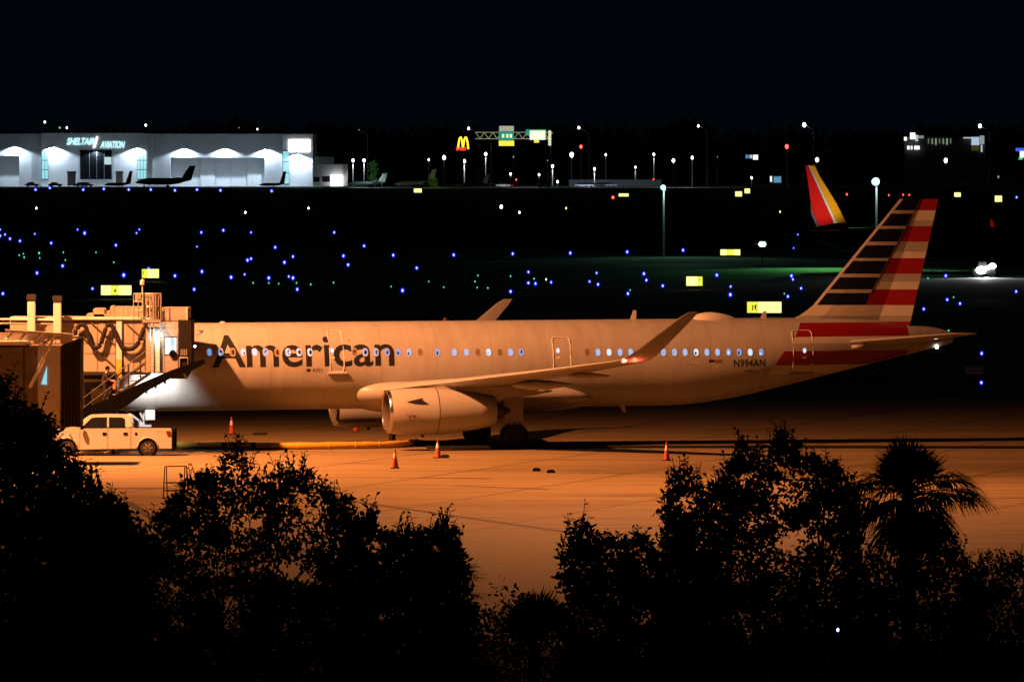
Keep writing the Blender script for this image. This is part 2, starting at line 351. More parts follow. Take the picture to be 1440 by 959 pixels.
def engine(s):
    x0, zc = loc(542, 579, -5.75); c = (x0, s*5.75, zc)
    e = MB().lathe([(.16,1.0),(.4,1.045),(1.0,1.08),(2.35,1.09)], c, 'x', 40, caps=False).build('engine_cowl', M['silver'], air, smooth=True)
    MB().lathe([(2.39,1.09),(3.3,1.02),(4.4,.86),(5.2,.71),(5.22,.66),(4.2,.62)], c, 'x', 40, caps=False).build('exhaust_cowl', M['silver'], air, smooth=True)
    MB().lathe([(2.35,1.075),(2.39,1.075)], c, 'x', 40, caps=False).build('cowl_seam', M['darkmetal'], air)
    MB().lathe([(.16,1.0),(.05,.965),(0,.93),(.015,.895),(.05,.87)], c, 'x', 40, caps=False).build('inlet_lip', M['metal'], air, smooth=True)
    MB().lathe([(.05,.87),(.14,.83),(.3,.81),(1.0,.82)], c, 'x', 40, caps=False).build('inlet_duct', M['brownwall'], air, smooth=True)
    f = MB()
    for k in range(22):
        a = 2*math.pi*k/22; b = a+.2
        f.add([(x0+.95,c[1]+.2*math.cos(a),zc+.2*math.sin(a)),(x0+.95,c[1]+.8*math.cos(a),zc+.8*math.sin(a)),(x0+1.02,c[1]+.8*math.cos(b),zc+.8*math.sin(b)),(x0+1.02,c[1]+.2*math.cos(b+.2),zc+.2*math.sin(b+.2))],[(0,1,2,3)])
    f.lathe([(1.04,.82),(1.05,.02)], c, 'x', 24)
    f.build('fan', M['rubber'], air)
    MB().lathe([(.6,.02),(.75,.12),(.95,.22)], c, 'x', 16).build('spinner', M['brownwall'], air, smooth=True)
    MB().lathe([(4.2,.6),(5.5,.35),(6.0,.08)], c, 'x', 20).build('exhaust_cone', M['darkmetal'], air, smooth=True)
    py = MB(); wz = 3.0
    for dx, z0, z1 in [(0,0,0)]:
        py.prism([(x0+1.1,zc+1.0),(x0+2.2,wz-.05),(x0+3.4,wz+.1),(x0+6.6,wz+.02),(x0+6.9,wz-.25),(x0+5.4,zc+.45),(x0+4.6,zc+.6)], s*5.75-.2, s*5.75+.2)
    py.build('engine_pylon', M['silver'], air, bevel=.06)
    # dark emblem on the cowl, following its curve, and small red warning marks
    if s < 0:
        def on(u, v, r=1.088+.006):
            y = -5.75-1.0
            for _ in range(4):
                x, z = loc(u, v, y); y = -5.75 - math.sqrt(max(.01, r*r-(z-zc)**2))
            return (x, y, z)
        pts = [(572,565),(594,559.5),(594.5,562.5),(604,569),(594,569.2),(583,568)]
        MB().add([on(*p) for p in pts], [(0,1,2,5),(2,3,4,5)]).build('cowl_emblem', M['letter'], air)
        for u0,u1,v0,v1 in [(572.5,574.5,583,584.2),(574,575.5,585,586.5),(577,577.6,582,593),(579.5,582,583.5,586.5),(583,585,584,586.5),(588,591.5,585.5,586.3)]:
            MB().add([on(u0,v0),on(u1,v0),on(u1,v1),on(u0,v1)],[(0,1,2,3)]).build('warning_mark', M['red'], air)
    MB().box(x0+1.7,x0+1.85,c[1]-.02,c[1]+.02,zc-1.2,zc-1.07).build('drain_mast', M['darkmetal'], air)
engine(-1); engine(1)

# main and nose landing gear
def wheel(x, y, z, r, wd):
    wh = MB().lathe([(-wd/2,.45*r),(-wd/2,.8*r),(-wd*.42,.95*r),(-wd*.2,r),(wd*.2,r),(wd*.42,.95*r),(wd/2,.8*r),(wd/2,.45*r)], (x,y,z), 'y', 28).build('wheel', M['rubber'], air, smooth=35)
    MB().lathe([(-wd/2-.012,.42*r),(-wd/2-.006,.2*r),(-wd/2-.05,.05*r)], (x,y,z), 'y', 16, caps=True).build('hub', M['darkmetal'], wh)
for s in (-1,1):
    for k in (-.46,.46): wheel(21.97, s*3.8+k, .585, .585, .42)
    g = MB(); g.tube([(21.97,s*3.8,.55),(21.9,s*3.75,1.5)], .11).tube([(21.9,s*3.75,1.5),(21.75,s*3.6,3.0)], .17).tube([(21.95,s*3.8-.6,.585),(21.95,s*3.8+.6,.585)], .09)
    g.tube([(21.9,s*3.75,1.7),(21.7,s*2.2,2.2)], .07).tube([(22.1,s*3.8,.7),(22.3,s*3.78,1.1),(22.05,s*3.75,1.5)], .05)
    g.build('main_gear_leg', M['grey'], air, smooth=35)
    MB().box(21.45,22.35,s*4.05-.03,s*4.05+.03,1.25,2.75).build('gear_door', M['silver'], air, bevel=.02)
for k in (-.25,.25): wheel(5.07, k, .38, .38, .22)
g = MB().tube([(5.07,0,.38),(5.0,0,2.1)], .1).tube([(4.75,-.3,1.75),(5.02,-.15,1.25)], .05).box(4.72,5.3,-.22,.22,1.02,1.32).tube([(5.0,0,1.2),(4.0,0,1.95)], .06).tube([(5.07,-.3,.38),(5.07,.3,.38)], .06)
g.build('nose_gear_leg', M['white'], air, smooth=35)
for k in (-1,1):
    d = MB().box(4.92,5.40,k*.62-.02,k*.62+.02,1.42,1.92); d.build('nose_gear_door', M['white'], air, bevel=.08)
MB().lathe([(0,.02),(.05,.13),(.12,.14)], (4.72,0,1.35), 'x', 14).build('taxi_light', M['metal'], air, smooth=True)

# tail fin with painted stripes
def lerp_line(pts, v):
    if v <= pts[0][1]: a, b = pts[0], pts[1]
    else:
        for i in range(len(pts)-1):
            a, b = pts[i], pts[i+1]
            if v <= b[1]: break
    return a[0] + (b[0]-a[0])*(v-a[1])/(b[1]-a[1])
LEp = [(1265.6,280),(1143.7,429),(1134,437),(1124,444),(1112,449),(1090,452),(1075,454),(1060,460)]
TEp = [(1318,280),(1275.5,462)]; BLp = [(1294.5,280),(1223.5,410),(1215,431),(1205,455)]; HGp = [(1297,280),(1233,451),(1231.5,457)]
vs_ = [280,282.5,296,300.5,310,318,322,340,345,354,363,367,385,390,396,407,412,429,437,444,449,452,457]
def blue_cell(v):
    for a,b in [(280,296),(300.5,318),(322,340),(345,363),(367,385),(390,407),(412,429)]:
        if a <= v < b: return True
    return False
def stripe(v):
    for a,b,k in [(280,296,'red'),(296,310,'white'),(310,318,'grey'),(318,340,'red'),(340,354,'grey'),(354,363,'white'),(363,385,'red'),(385,396,'grey'),(396,407,'white'),(407,429,'red'),(429,444,'white'),(444,453,'grey'),(453,474,'red')]:
        if a <= v < b: return k
    return 'white'
FM = ['silver','navy','red','white','grey']; fin = MB(); rud = MB()
def fin_cols(v):
    le, bl, hg, te = lerp_line(LEp,v), lerp_line(BLp,v), lerp_line(HGp,v), lerp_line(TEp,v)
    lb = min(le+4.0, bl-.5)
    cols = [le, le+1.2, lb, lb+(bl-lb)*.33, lb+(bl-lb)*.66, bl, hg, hg+(te-hg)*.35, hg+(te-hg)*.7, te]
    out = []
    c0, z0 = loc(le,v,0); c1,_ = loc(te,v,0); ch = c1-c0
    for u in cols:
        x, z = loc(u, v, 0); q = max(0,min(1,(x-c0)/ch))
        t = .105 if v < 440 else .105*(1-(v-440)/60)
        y = 5*t*(.2969*math.sqrt(q)-.126*q-.3516*q*q+.2843*q**3-.1036*q**4)*min(ch,5.4)
        out.append((x, max(y,.004), z))
    return out
rows = [fin_cols(v) for v in vs_]
hinge0 = rows[0][6]; hinge1 = rows[-1][6]
for i in range(len(vs_)-1):
    a, b = rows[i], rows[i+1]; v = (vs_[i]+vs_[i+1])/2
    for j in range(9):
        if j < 2: k = 0
        elif j < 5: k = 1 if blue_cell(v) else (0 if v < 429 else FM.index(stripe(v)))
        else: k = FM.index(stripe(v))
        for sg in (-1,1):
            q = [(a[j][0],sg*a[j][1],a[j][2]),(a[j+1][0],sg*a[j+1][1],a[j+1][2]),(b[j+1][0],sg*b[j+1][1],b[j+1][2]),(b[j][0],sg*b[j][1],b[j][2])]
            if j >= 6:      # the rudder is turned a little to the near side
                q2 = []
                for (x,y,z) in q:
                    tz = (z-hinge0[2])/(hinge1[2]-hinge0[2]); hx = hinge0[0]+(hinge1[0]-hinge0[0])*tz
                    d = x-hx; an = R(-18); q2.append((hx+.03+d*math.cos(an)-y*math.sin(an), y*math.cos(an)+d*math.sin(an), z))
                rud.add(q2, [(0,1,2,3)], k)
            else: fin.add(q, [(0,1,2,3)], k)
a = rows[0]
fin.add([(p[0],p[1],p[2]) for p in a[:7]]+[(p[0],-p[1],p[2]) for p in a[6::-1]], [tuple(range(14))], 2)
fm = [M['silver'],M['navy'],M['red'],M['white'],M['grey']]
fin.build('tail_fin', fm, air, smooth=30); rud.build('rudder', fm, air, smooth=30)
MB().tube([(rows[0][5][0],-rows[0][5][1]-.01,rows[0][5][2]),(rows[16][5][0],-rows[16][5][1]-.012,rows[16][5][2])], .018, 6).build('fin_seam', M['metal'], air)

# tailplane
for s in (-1,1):
    st = [(38.6,.9,4.72,4.0,.10),(39.1,1.6,4.8,3.55,.10),(41.2,4.2,5.05,2.3,.095),(42.6,6.1,5.24,1.45,.09),(42.95,6.25,5.26,1.0,.08)]
    MB().loft([foil((a,s*y,z),c,t,(0,0,1)) for a,y,z,c,t in st]).build('tailplane', M['silver'], air, smooth=40)

# windows with lit panes, doors, lettering, all lying on the fuselage skin
def skin_pt(x, z, off): return (x, side(x,z)-off, z)
def oval(x, z, a, b, off, n=14, e=2.6):
    pts = []
    for k in range(n):
        t = 2*math.pi*k/n; c, s_ = math.cos(t), math.sin(t)
        pts.append(skin_pt(x+a*math.copysign(abs(c)**(2/e),c), z+b*math.copysign(abs(s_)**(2/e),s_), off))
    return pts
def cabin_window(u, v=495.3, shade=False, i=0, a=.115, b=.166):
    x, z = locs(u, v); inn = oval(x,z,a,b,.004); out = oval(x,z,a+.03,b+.035,.004); n = len(inn)
    fr = MB().add(inn+out, [(k,(k+1)%n,(k+1)%n+n,k+n) for k in range(n)]).build('window', M['silver'], air)
    mm = M['shade'] if shade else E['win'][i % 3]
    pn = MB().add(oval(x,z,a,b,.006), [tuple(range(n))]).build('window_pane', mm, fr)
    if not shade and i % 2 == 0:       # half-drawn blind / seat back against the light
        x2 = x + rnd.uniform(-.05,.05); z2 = z + rnd.uniform(-.08,.03)
        MB().add(oval(x2,z2,rnd.uniform(.035,.06),rnd.uniform(.05,.10),.008,8,2), [tuple(range(8))]).build('seat_silhouette', E['win'][(0,1,2)[(i+1)%3]] if i % 4 else M['navy'], fr)
WL = [(294.5,0),(310,0),(327,1),(342,0),(358,0),(373.5,0),(390,1),(405,0),(420.5,0),(436,0),(498.5,1),(513.5,0),(528.5,0),(544,0),(560,0),(575,0),(591,1),(615,0),(639,0),(656,0),(672,1),(687,0),(703,1),(718,0),(733,0),
      (826,1),(841,0),(856.5,0),(872,0),(887,0),(902.5,0),(918,0),(933,0),(948.5,0),(963.5,0),(979,0),(994,0),(1009,0),(1024.5,0),(1039.5,0),(1055,0),(1070.5,0)]
for i,(u,sh) in enumerate(WL): cabin_window(u, 495.3, sh, rnd.randrange(12))
def door(u0,u1,v0,v1,uw,sill=True):
    xa, za = locs(u0, v0); xb, zb = locs(u1, v1); cx, cz = (xa+xb)/2, (za+zb)/2; a, b = abs(xb-xa)/2, abs(za-zb)/2
    pts = oval(cx, cz, a, b, .012, 44, 9)
    d = MB().add(oval(cx,cz,a,b,.0035,44,9), [tuple(range(44))])
    dr = MB().tube(pts+[pts[0]], .025, 6).build('door', M['trim'], air, smooth=True)
    x, z = locs(uw, 493); MB().add(oval(x,z,.09,.12,.008,12,2.2), [tuple(range(12))]).build('door_window', E['win'][0], dr)
    MB().add(oval(x,z-.33,.11,.05,.008,10,4), [tuple(range(10))]).build('door_handle', M['trim'], dr)
    if sill:
        MB().tube([skin_pt(cx-a-.12,cz-b-.06,.05), skin_pt(cx+a+.12,cz-b-.06,.05)], .07, 8).build('door_sill', M['silver'], dr)
door(459,484,465,523,467); door(775.5,803,474.5,524,784.5,False); door(1112.5,1139.5,464.5,523.5,1131.5)
def text_mesh(txt, shear=0, weight=0.0, spacing=1.0):
    c = bpy.data.curves.new('t','FONT'); c.body = txt; c.shear = shear; c.offset = weight; c.space_character = spacing; c.resolution_u = 4
    o = bpy.data.objects.new('t', c); COL.objects.link(o)
    dg = bpy.context.evaluated_depsgraph_get(); me = bpy.data.meshes.new_from_object(o.evaluated_get(dg))
    bpy.data.objects.remove(o); bpy.data.curves.remove(c)
    xs = [v.co.x for v in me.vertices]; ys = [v.co.y for v in me.vertices]
    return me, min(xs), max(xs), min(ys), max(ys)
def skin_text(name, txt, u0, u1, v0, v1, m, weight=0.0, spacing=1.0, off=.003):
    me, a0, a1, b0, b1 = text_mesh(txt, 0, weight, spacing)
    xa, za = locs(u0, v0); xb, zb = locs(u1, v1)
    bm = bmesh.new(); bm.from_mesh(me)
    for v in bm.verts: v.co = (xa+(v.co.x-a0)/(a1-a0)*(xb-xa), 0, zb+(v.co.y-b0)/(b1-b0)*(za-zb))
    k = zb
    while k < za:
        bmesh.ops.bisect_plane(bm, geom=bm.verts[:]+bm.edges[:]+bm.faces[:], plane_co=(0,0,k), plane_no=(0,0,1)); k += .1
    for v in bm.verts: v.co.y = side(v.co.x, v.co.z)-off
    bmesh.ops.recalc_face_normals(bm, faces=bm.faces); bm.to_mesh(me); bm.free(); me.name = name
    me.materials.clear(); me.materials.append(m); o = bpy.data.objects.new(name, me); link(o); o.parent = air; return o
skin_text('title_lettering', 'American', 294.5, 555, 471.5, 515, M['letter'], .016, 1.0)
skin_text('registration', 'N994AN', 1032, 1075.5, 505.5, 515.5, M['letter'], .018, 1.1)
skin_text('type_lettering', 'A321', 439.5, 453.5, 518, 522.8, M['letter'], .02, 1.1)
skin_text('fleet_number', '994', 1048, 1057, 520.5, 523.3, M['letter'], .02, 1.1)
def patch(name, pts, m, off=.004, parent=None):
    q = [locs(*p) for p in pts]; return MB().add([skin_pt(x,z,off) for x,z in q], [tuple(range(len(q)))]).build(name, m, air)
patch('type_lettering_dot', [(431,519),(436.5,518.2),(436.8,522.5),(431.5,523)], M['letter'])
patch('flag_canton', [(997,506),(1004,506),(1004,509.4),(997,509.4)], M['navy'])
for k in range(3): patch('flag_stripe', [(1004.2,506+k*1.6),(1016.5,506+k*1.6),(1016.5,506.9+k*1.6),(1004.2,506.9+k*1.6)], M['red'])
patch('flag_line', [(972,508.6),(982,508.6),(982,509.4),(972,509.4)], M['trim'])
patch('emblem', [(270,463),(287,465),(284,469),(275,472)], mat('emblem_blue', (.05,.09,.32), .5))
patch('belly_hatch', [(251,556),(267,553),(266,561),(250,561)], M['grey'])
for (u,v0,v1) in [(381,548,569)]: patch('seam', [(u,v0),(u+1,v0),(u-2,v1),(u-3,v1)], M['darkmetal'])
MB().lathe([(0,.06),(.03,.065),(.08,.04)], skin_pt(*locs(491,480),-.02), 'y', 10).build('static_port', M['darkmetal'], air)
# roof antennas, beacon and the satellite radome
def roof_x(u): return loc(u, 451, 0)[0]
def blade(u, h, ch, m): 
    x = roof_x(u); MB().loft([[(x-ch/2,-.03,5.9),(x+ch/2,-.03,5.9),(x+ch/2,.03,5.9),(x-ch/2,.03,5.9)],[(x+ch*.1,-.012,5.95+h),(x+ch*.55,-.012,5.95+h),(x+ch*.55,.012,5.95+h),(x+ch*.1,.012,5.95+h)]]).build('blade_antenna', m, air)
blade(890,.42,.3,M['white']); blade(1073,.33,.3,M['white'])
x = roof_x(626); MB().lathe([(0,.1),(.08,.1),(.16,.05)], (x,0,5.93), 'z', 10).build('beacon', M['amber'], air)
x = roof_x(313); MB().lathe([(0,.16),(.06,.12),(.08,.05)], (x,0,5.93), 'z', 10).build('roof_antenna', M['white'], air)
x = roof_x(1003); rings = []
for q in [i/14 for i in range(15)]:
    t = math.sin(math.pi*min(1,max(0,(q*.985+.008)))**.75); rings.append([(x-1.15+2.4*q, .55*max(.05,t**.6)*math.cos(math.pi*k/10), 5.85+max(.01,.40*t**.7)*math.sin(math.pi*k/10)) for k in range(11)])
MB().loft(rings, closed=False, caps=False).build('radome', M['trim'], air, smooth=True)
MB().lathe([(0,.1),(.16,.07),(.2,.02)], (23.9,-16.95,4.42), 'x', 10).build('navigation_light', emis('nav_red', (1,.12,.05), 22), air, smooth=True)
p = loc(901,513,-16.95)
lamp('navigation_glow', 'POINT', AM @ Vector((p[0]-.25,-16.95,p[1])), None, 25, (1,.1,.05), .05)
MB().lathe([(0,.09),(.1,.09),(.14,.03)], (44.5-.9,-.42,4.50), 'x', 10).build('tail_light', E['warm'], air, smooth=True)
x, z = loc(873,577,-.4); MB().loft([[(x-.1,-.4,1.95),(x+.15,-.4,1.95),(x+.15,-.37,1.95),(x-.1,-.37,1.95)],[(x+.1,-.4,1.55),(x+.28,-.4,1.55),(x+.28,-.37,1.55),(x+.1,-.37,1.55)]]).build('belly_antenna', M['white'], air)
MB().tube([loc(1197,488,-1.55)[:1]+(-1.62,)+loc(1197,488,-1.6)[1:], loc(1217,486,-1.75)[:1]+(-1.8,)+loc(1217,486,-1.7)[1:]], [.1,.09], 10).build('tailplane_root_fairing', M['silver'], air, smooth=True)

# ------------------------------------------------------------------ jet bridge
def px_box(mb, u0, u1, v0, v1, Y0, Y1, mi=0):
    a = P(u0, v1, Y0); b = P(u1, v0, Y0); return mb.box(a.x, b.x, Y0, Y1, a.z, b.z, mi)
jb = empty('jet_bridge', (P(150,640,424.6).x, 424.6, 0), 0, 'cream jet bridge docked at the airliner nose, black hose looped along its side', 'jet bridge')
JO = jb.location
def jpart(mb, name, m, smooth=False, bevel=0, par=jb):
    mb.v = [(x-JO.x, y-JO.y, z-JO.z) for x,y,z in mb.v]; return mb.build(name, m, par, smooth=smooth, bevel=bevel)
Y0, Y1 = 423.6, 426.6
# tunnel: corner beams and separate wall panels
t = MB(); px_box(t, 14, 205, 446, 525, Y0+.06, Y1); jpart(t, 'tunnel', M['cream'])
for i,(a,b) in enumerate([(14,46),(46.6,78),(78.6,112),(112.6,137),(137.6,162.5),(172.5,188),(188.6,204)]):
    for (v0,v1) in ((453,483),(483.8,497),(497.8,523)):
        q = MB(); px_box(q, a, b, v0, v1, Y0+rnd.uniform(0,.02), Y0+.055); jpart(q, 'wall_panel', M['cream'], bevel=.012)
q = MB(); px_box(q, 14, 205, 445.5, 450, Y0-.12, Y0+.05); jpart(q, 'roof_rail', M['white'], bevel=.02)
q = MB(); px_box(q, 90, 97, 443, 447.5, Y0-.2, Y0); jpart(q, 'roof_bracket', M['white'], bevel=.02)
q = MB(); px_box(q, 112, 205, 524, 527, Y0-.1, Y1); jpart(q, 'floor_beam', M['darkmetal'])
q = MB(); px_box(q, 163.5, 171.5, 452, 524, Y0-.12, Y0+.05); jpart(q, 'door_post', M['white'], bevel=.02)
q = MB(); px_box(q, 163.8, 171, 505, 531, Y0-.16, Y0-.13); jpart(q, 'yellow_guard', M['yellow'])
for (a,b,v0,v1) in [(131,147.5,434,447),(122,150,441,446.5),(150,156,437,447),(155,161,430.5,447),(161,205,431.5,446)]:
    q = MB(); px_box(q, a, b, v0, v1, Y0+.4, Y1-.4); jpart(q, 'rooftop_unit', M['cream'], bevel=.03)
for u0 in (170,178,186,194): 
    q = MB(); px_box(q, u0, u0+.8, 431.5, 446, Y0+.37, Y0+.4); jpart(q, 'rooftop_rib', M['white'])
# vertical lift columns with dark caps
for (a,b,vt,vb) in [(38.5,49.5,414,470),(75,86,416,472)]:
    c = MB(); px_box(c, a, b, vt+8, vb, Y0-.75, Y0-.4); o = jpart(c, 'lift_column', M['white'], bevel=.03)
    c = MB(); px_box(c, a-1, b+1, vt, vt+8.5, Y0-.8, Y0-.35); jpart(c, 'column_cap', M['darkmetal'], bevel=.02)
q = MB(); q.tube([P(0,449,Y0-.5),P(80,450,Y0-.5)], .05).tube([P(0,455,Y0-.3),P(74,456,Y0-.3)], .04); jpart(q, 'handrail_pipe', M['white'])
# looped cable
def spline(pts, k=8):
    pts = [Vector(p) for p in pts]; out = []
    for i in range(len(pts)-1):
        a, b, c, d = pts[max(i-1,0)], pts[i], pts[i+1], pts[min(i+2,len(pts)-1)]
        for j in range(k):
            t = j/k; out.append(.5*((2*b)+(c-a)*t+(2*a-5*b+4*c-d)*t*t+(3*b-a-3*c+d)*t**3))
    out.append(pts[-1]); return out
hp = [(105,474),(107,464),(113,457),(120,459),(124,471),(128,484),(134,489),(141,485),(146,470),(151,458),(157,458),(162,467),(168,482),(176,490),(186,490),(194,483),(199,471),(203,461)]
q = MB().tube(spline([P(u,v,Y0-.25) for u,v in hp],5), .105, 8); jpart(q, 'looped_hose', M['hose'], smooth=True)
for (a,b) in [((112,470),(163,517)),((128,453),(160,483)),((178,455),(205,480))]:
    q = MB().tube([P(*a,Y0-.05),P(*b,Y0-.05)], .03, 6); jpart(q, 'brace_cable', M['brownwall'])
# cab
CY0, CY1 = 423.2, 427.4
q = MB(); px_box(q, 205, 251, 462, 525, CY0+.05, CY1); jpart(q, 'cab', M['cream'])
for (a,b,v0,v1) in [(205.5,216.5,463,524),(225.5,231,468,524),(231.4,250.5,500,524),(231.4,250.5,468,473),(248.8,250.5,473.5,499.5)]:
    q = MB(); px_box(q, a, b, v0, v1, CY0, CY0+.045); jpart(q, 'cab_panel', M['cream'], bevel=.01)
q = MB(); px_box(q, 226, 264.5, 433.5, 452, CY0+.3, CY1); jpart(q, 'cab_parapet', M['cream'], bevel=.03)
q = MB(); px_box(q, 225, 251, 452.5, 467, CY0+.1, CY1); jpart(q, 'cab_fascia', M['cream'], bevel=.02)
for u0 in (228,262): 
    q = MB(); px_box(q, u0, u0+1.6, 432.5, 452, CY0+.22, CY0+.3); jpart(q, 'parapet_post', M['white'])
q = MB(); px_box(q, 231.4, 248.6, 474, 499, CY0+.03, CY0+.048); wn = jpart(q, 'cab_window', M['darkmetal'])
for a,b,mm in [(232,240,E['cabw']),(240.4,244,E['cab']),(244.4,248,E['cabw'])]:
    q = MB(); px_box(q, a, b, 475, 498, CY0+.015, CY0+.028); o = jpart(q, 'window_pane', mm, par=wn)
    o.location = (0,0,0)
c = P(243,497.5,CY0-.1); q = MB().lathe([(0,.17),(.06,.17)], c, 'y', 20); jpart(q, 'round_mirror', M['black'])
for k in range(4):
    q = MB(); px_box(q, 254+k*2.6, 255.2+k*2.6, 491, 500, CY0-.04, CY0); jpart(q, 'grille_bar', M['steel'])
q = MB().tube([P(252.5,503,CY0-.05),P(264,503,CY0-.05),P(264,518,CY0-.05),P(252.5,518,CY0-.05),P(252.5,503,CY0-.05)], .035, 6); jpart(q, 'gate_frame', M['steel'])
# dark folding hood that closes on the fuselage
q = MB()
n_ = 7
for k in range(n_):
    a, b = 250.8+k*18.5/n_, 250.8+(k+.72)*18.5/n_
    px_box(q, a, b, 450, 520, CY0+.02, CY1); px_box(q, b, 250.8+(k+1)*18.5/n_, 451.5, 518.5, CY0+.12, CY1-.1)
jpart(q, 'folding_hood', M['bellows'])
q = MB(); px_box(q, 118, 165, 527, 546, Y0+.6, Y1-.4); jpart(q, 'undercarriage_beam', M['darkmetal'])
q = MB(); px_box(q, 118, 143, 533, 537, Y0+.4, Y0+.58); jpart(q, 'undercarriage_rail', M['cream'])
for u0 in (124,160):
    q = MB(); px_box(q, u0-5, u0+5, 546, 612, Y0+1.2, Y0+1.6); jpart(q, 'support_leg', M['darkmetal'])
    c = P(u0, 622, Y0+1.1); q = MB().lathe([(0,.2),(0,.5),(.35,.5),(.35,.2)], (c.x, Y0+.9, .5), 'y', 20); jpart(q, 'bogie_wheel', M['rubber'])
# lit white column and lamp beside the ladder
q = MB(); px_box(q, 217, 225, 467, 524, CY0-.15, CY0+.04); jpart(q, 'pale_column', M['white'], bevel=.02)
q = MB().ball(P(222.5,470,CY0-.35), .13, 10); jpart(q, 'bulkhead_lamp', emis('lamp_white', (1,.93,.8), 40), smooth=True)
lamp('bulkhead_light', 'POINT', P(222.5,473,CY0-.5), None, 26, (1,.85,.65), .1)
q = MB().ball(P(274,487,CY0+.5), .06, 8); jpart(q, 'small_lamp', E['cool'], smooth=True)
# caged ladder and roof drum
ld = empty('caged_ladder', (P(213,525,423.0).x, 423.0, 0), 0, 'steel caged access ladder and slatted drum on the jet bridge roof', 'ladder')
def lpart(mb, name, m, smooth=False): 
    mb.v = [(x-ld.location.x, y-ld.location.y, z) for x,y,z in mb.v]; return mb.build(name, m, ld, smooth=smooth)
lpart(MB().tube([P(211,418,423),P(211,525,423)], .03, 6), 'ladder_rail', M['steel']); lpart(MB().tube([P(216,418,423),P(216,525,423)], .03, 6), 'ladder_rail', M['steel'])
for k in range(16):
    v = 455+k*4.5; lpart(MB().tube([P(211,v,423),P(216,v,423)], .02, 5), 'rung', M['steel'])
cc = P(213,450,423.6); zt = P(0,413,423.6).z; zb = P(0,449,423.6).z
lpart(MB().lathe([(zb,.30),(zt-.05,.30)], (cc.x,cc.y,0), 'z', 16), 'drum', M['cream'], smooth=40)
for k in range(18):
    a = 2*math.pi*k/18; x_, y_ = cc.x+.43*math.cos(a), cc.y+.43*math.sin(a)
    lpart(MB().tube([(x_,y_,zb),(x_,y_,zt)], .022, 5), 'slat', M['cream'])
for z_ in (zb+.03,(zb+zt)/2,zt):
    lpart(MB().tube([(cc.x+.43*math.cos(2*math.pi*k/18),cc.y+.43*math.sin(2*math.pi*k/18),z_) for k in range(19)], .03, 5), 'hoop', M['steel'])
q = MB(); px_box(q, 200, 226, 450, 453.5, 422.6, 424.2); lpart(q, 'platform', M['steel'])
for u0 in (188,194.5,201,226.5): lpart(MB().tube([P(u0,412,423.1),P(u0,450,423.1)], .025, 5), 'guard_post', M['steel'])
for v0 in (413,424,436): lpart(MB().tube([P(188,v0,423.1),P(201,v0,423.1)], .025, 5), 'guard_rail', M['steel'])
q = MB(); px_box(q, 190, 198, 414, 425, 423.3, 423.7); lpart(q, 'control_box', M['cream'])
lpart(MB().tube([P(200.3,392,423.2),P(200.3,450,423.2)], .03, 6), 'mast', M['white'])
lpart(MB().lathe([(0,.06),(.04,.11),(.22,.11),(.27,.05)], P(200.3,401.5,423.2), 'z', 12), 'mast_lamp_housing', M['white'], smooth=40)

# stairs under the bridge
sx0 = P(70,640,423)
stt = empty('boarding_stairs', (P(150,640,422.9).x, 422.9, 0), 0, 'steel service stairs with handrails rising beneath the jet bridge', 'stairs')
def spart(mb, name, m, smooth=False):
    mb.v = [(x-stt.location.x, y-stt.location.y, z) for x,y,z in mb.v]; return mb.build(name, m, stt, smooth=smooth)
A_, B_ = P(70,612,422.9), P(206,522,422.9)
A_ = Vector((A_.x, 422.9, 0.25)); A_.x = P(62,630,422.9).x
ns = 18
for k in range(ns):
    p_ = A_.lerp(B_, k/(ns-1)); spart(MB().box(p_.x-.16,p_.x+.14,422.45,423.35,p_.z-.04,p_.z), 'step', M['steel'])
for y_ in (422.42,423.38):
    spart(MB().prism([(A_.x-.2,A_.z-.14),(B_.x+.2,B_.z-.16),(B_.x+.2,B_.z+.02),(A_.x-.2,A_.z+.05)], y_-.03, y_+.03), 'stringer', M['darkmetal'])
    spart(MB().tube([(A_.x,y_,A_.z+.95),(B_.x,y_,B_.z+.95)], .022, 6), 'handrail', M['darkmetal'])
    spart(MB().tube([(A_.x,y_,A_.z+.5),(B_.x,y_,B_.z+.5)], .022, 6), 'handrail', M['darkmetal'])
    for k in range(0,ns,2):
        p_ = A_.lerp(B_, k/(ns-1)); spart(MB().tube([(p_.x,y_,p_.z-.1),(p_.x,y_,p_.z+.95)], .024, 5), 'baluster', M['darkmetal'])
# dark sloping conveyor
cv = empty('sloping_conveyor', (P(195,640,422.1).x, 422.1, 0), 0, 'long black sloping conveyor boom reaching up past the jet bridge hood', 'conveyor')
def cpart(mb, name, m):
    mb.v = [(x-cv.location.x, y-cv.location.y, z) for x,y,z in mb.v]; return mb.build(name, m, cv)
def cz(u,v): p_ = P(u,v,421.9); return (p_.x, p_.z)
cpart(MB().prism([cz(96,590),cz(125,572),cz(150,561),cz(180,547),cz(200,538),cz(240,521),cz(286,505),cz(288.5,511),cz(270,521),cz(240,532),cz(205,551),cz(178,571),cz(150,586),cz(110,602)], 421.9, 422.35), 'boom', M['black'])
for u0,v0 in ((206,548),(219,541),(232,534.5),(184,560)): cpart(MB().tube([P(u0,v0,422.1),P(u0,v0+5,422.1)], .06, 6), 'roller_bracket', M['darkmetal'])
cpart(MB().prism([cz(225,527),cz(268,520),cz(268,524),cz(262,533),cz(240,533)], 422.4, 423.0), 'end_frame', M['darkmetal'])
cpart(MB().tube([P(258,524,422.2),P(263,533,422.2)], .05, 6), 'stay', M['steel'])
cpart(MB().tube([P(150,575,422.2),(P(160,640,422.2).x,422.2,0)], .07, 6), 'leg', M['darkmetal']); cpart(MB().tube([P(110,592,422.2),(P(104,640,422.2).x,422.2,0)], .07, 6), 'leg', M['darkmetal'])
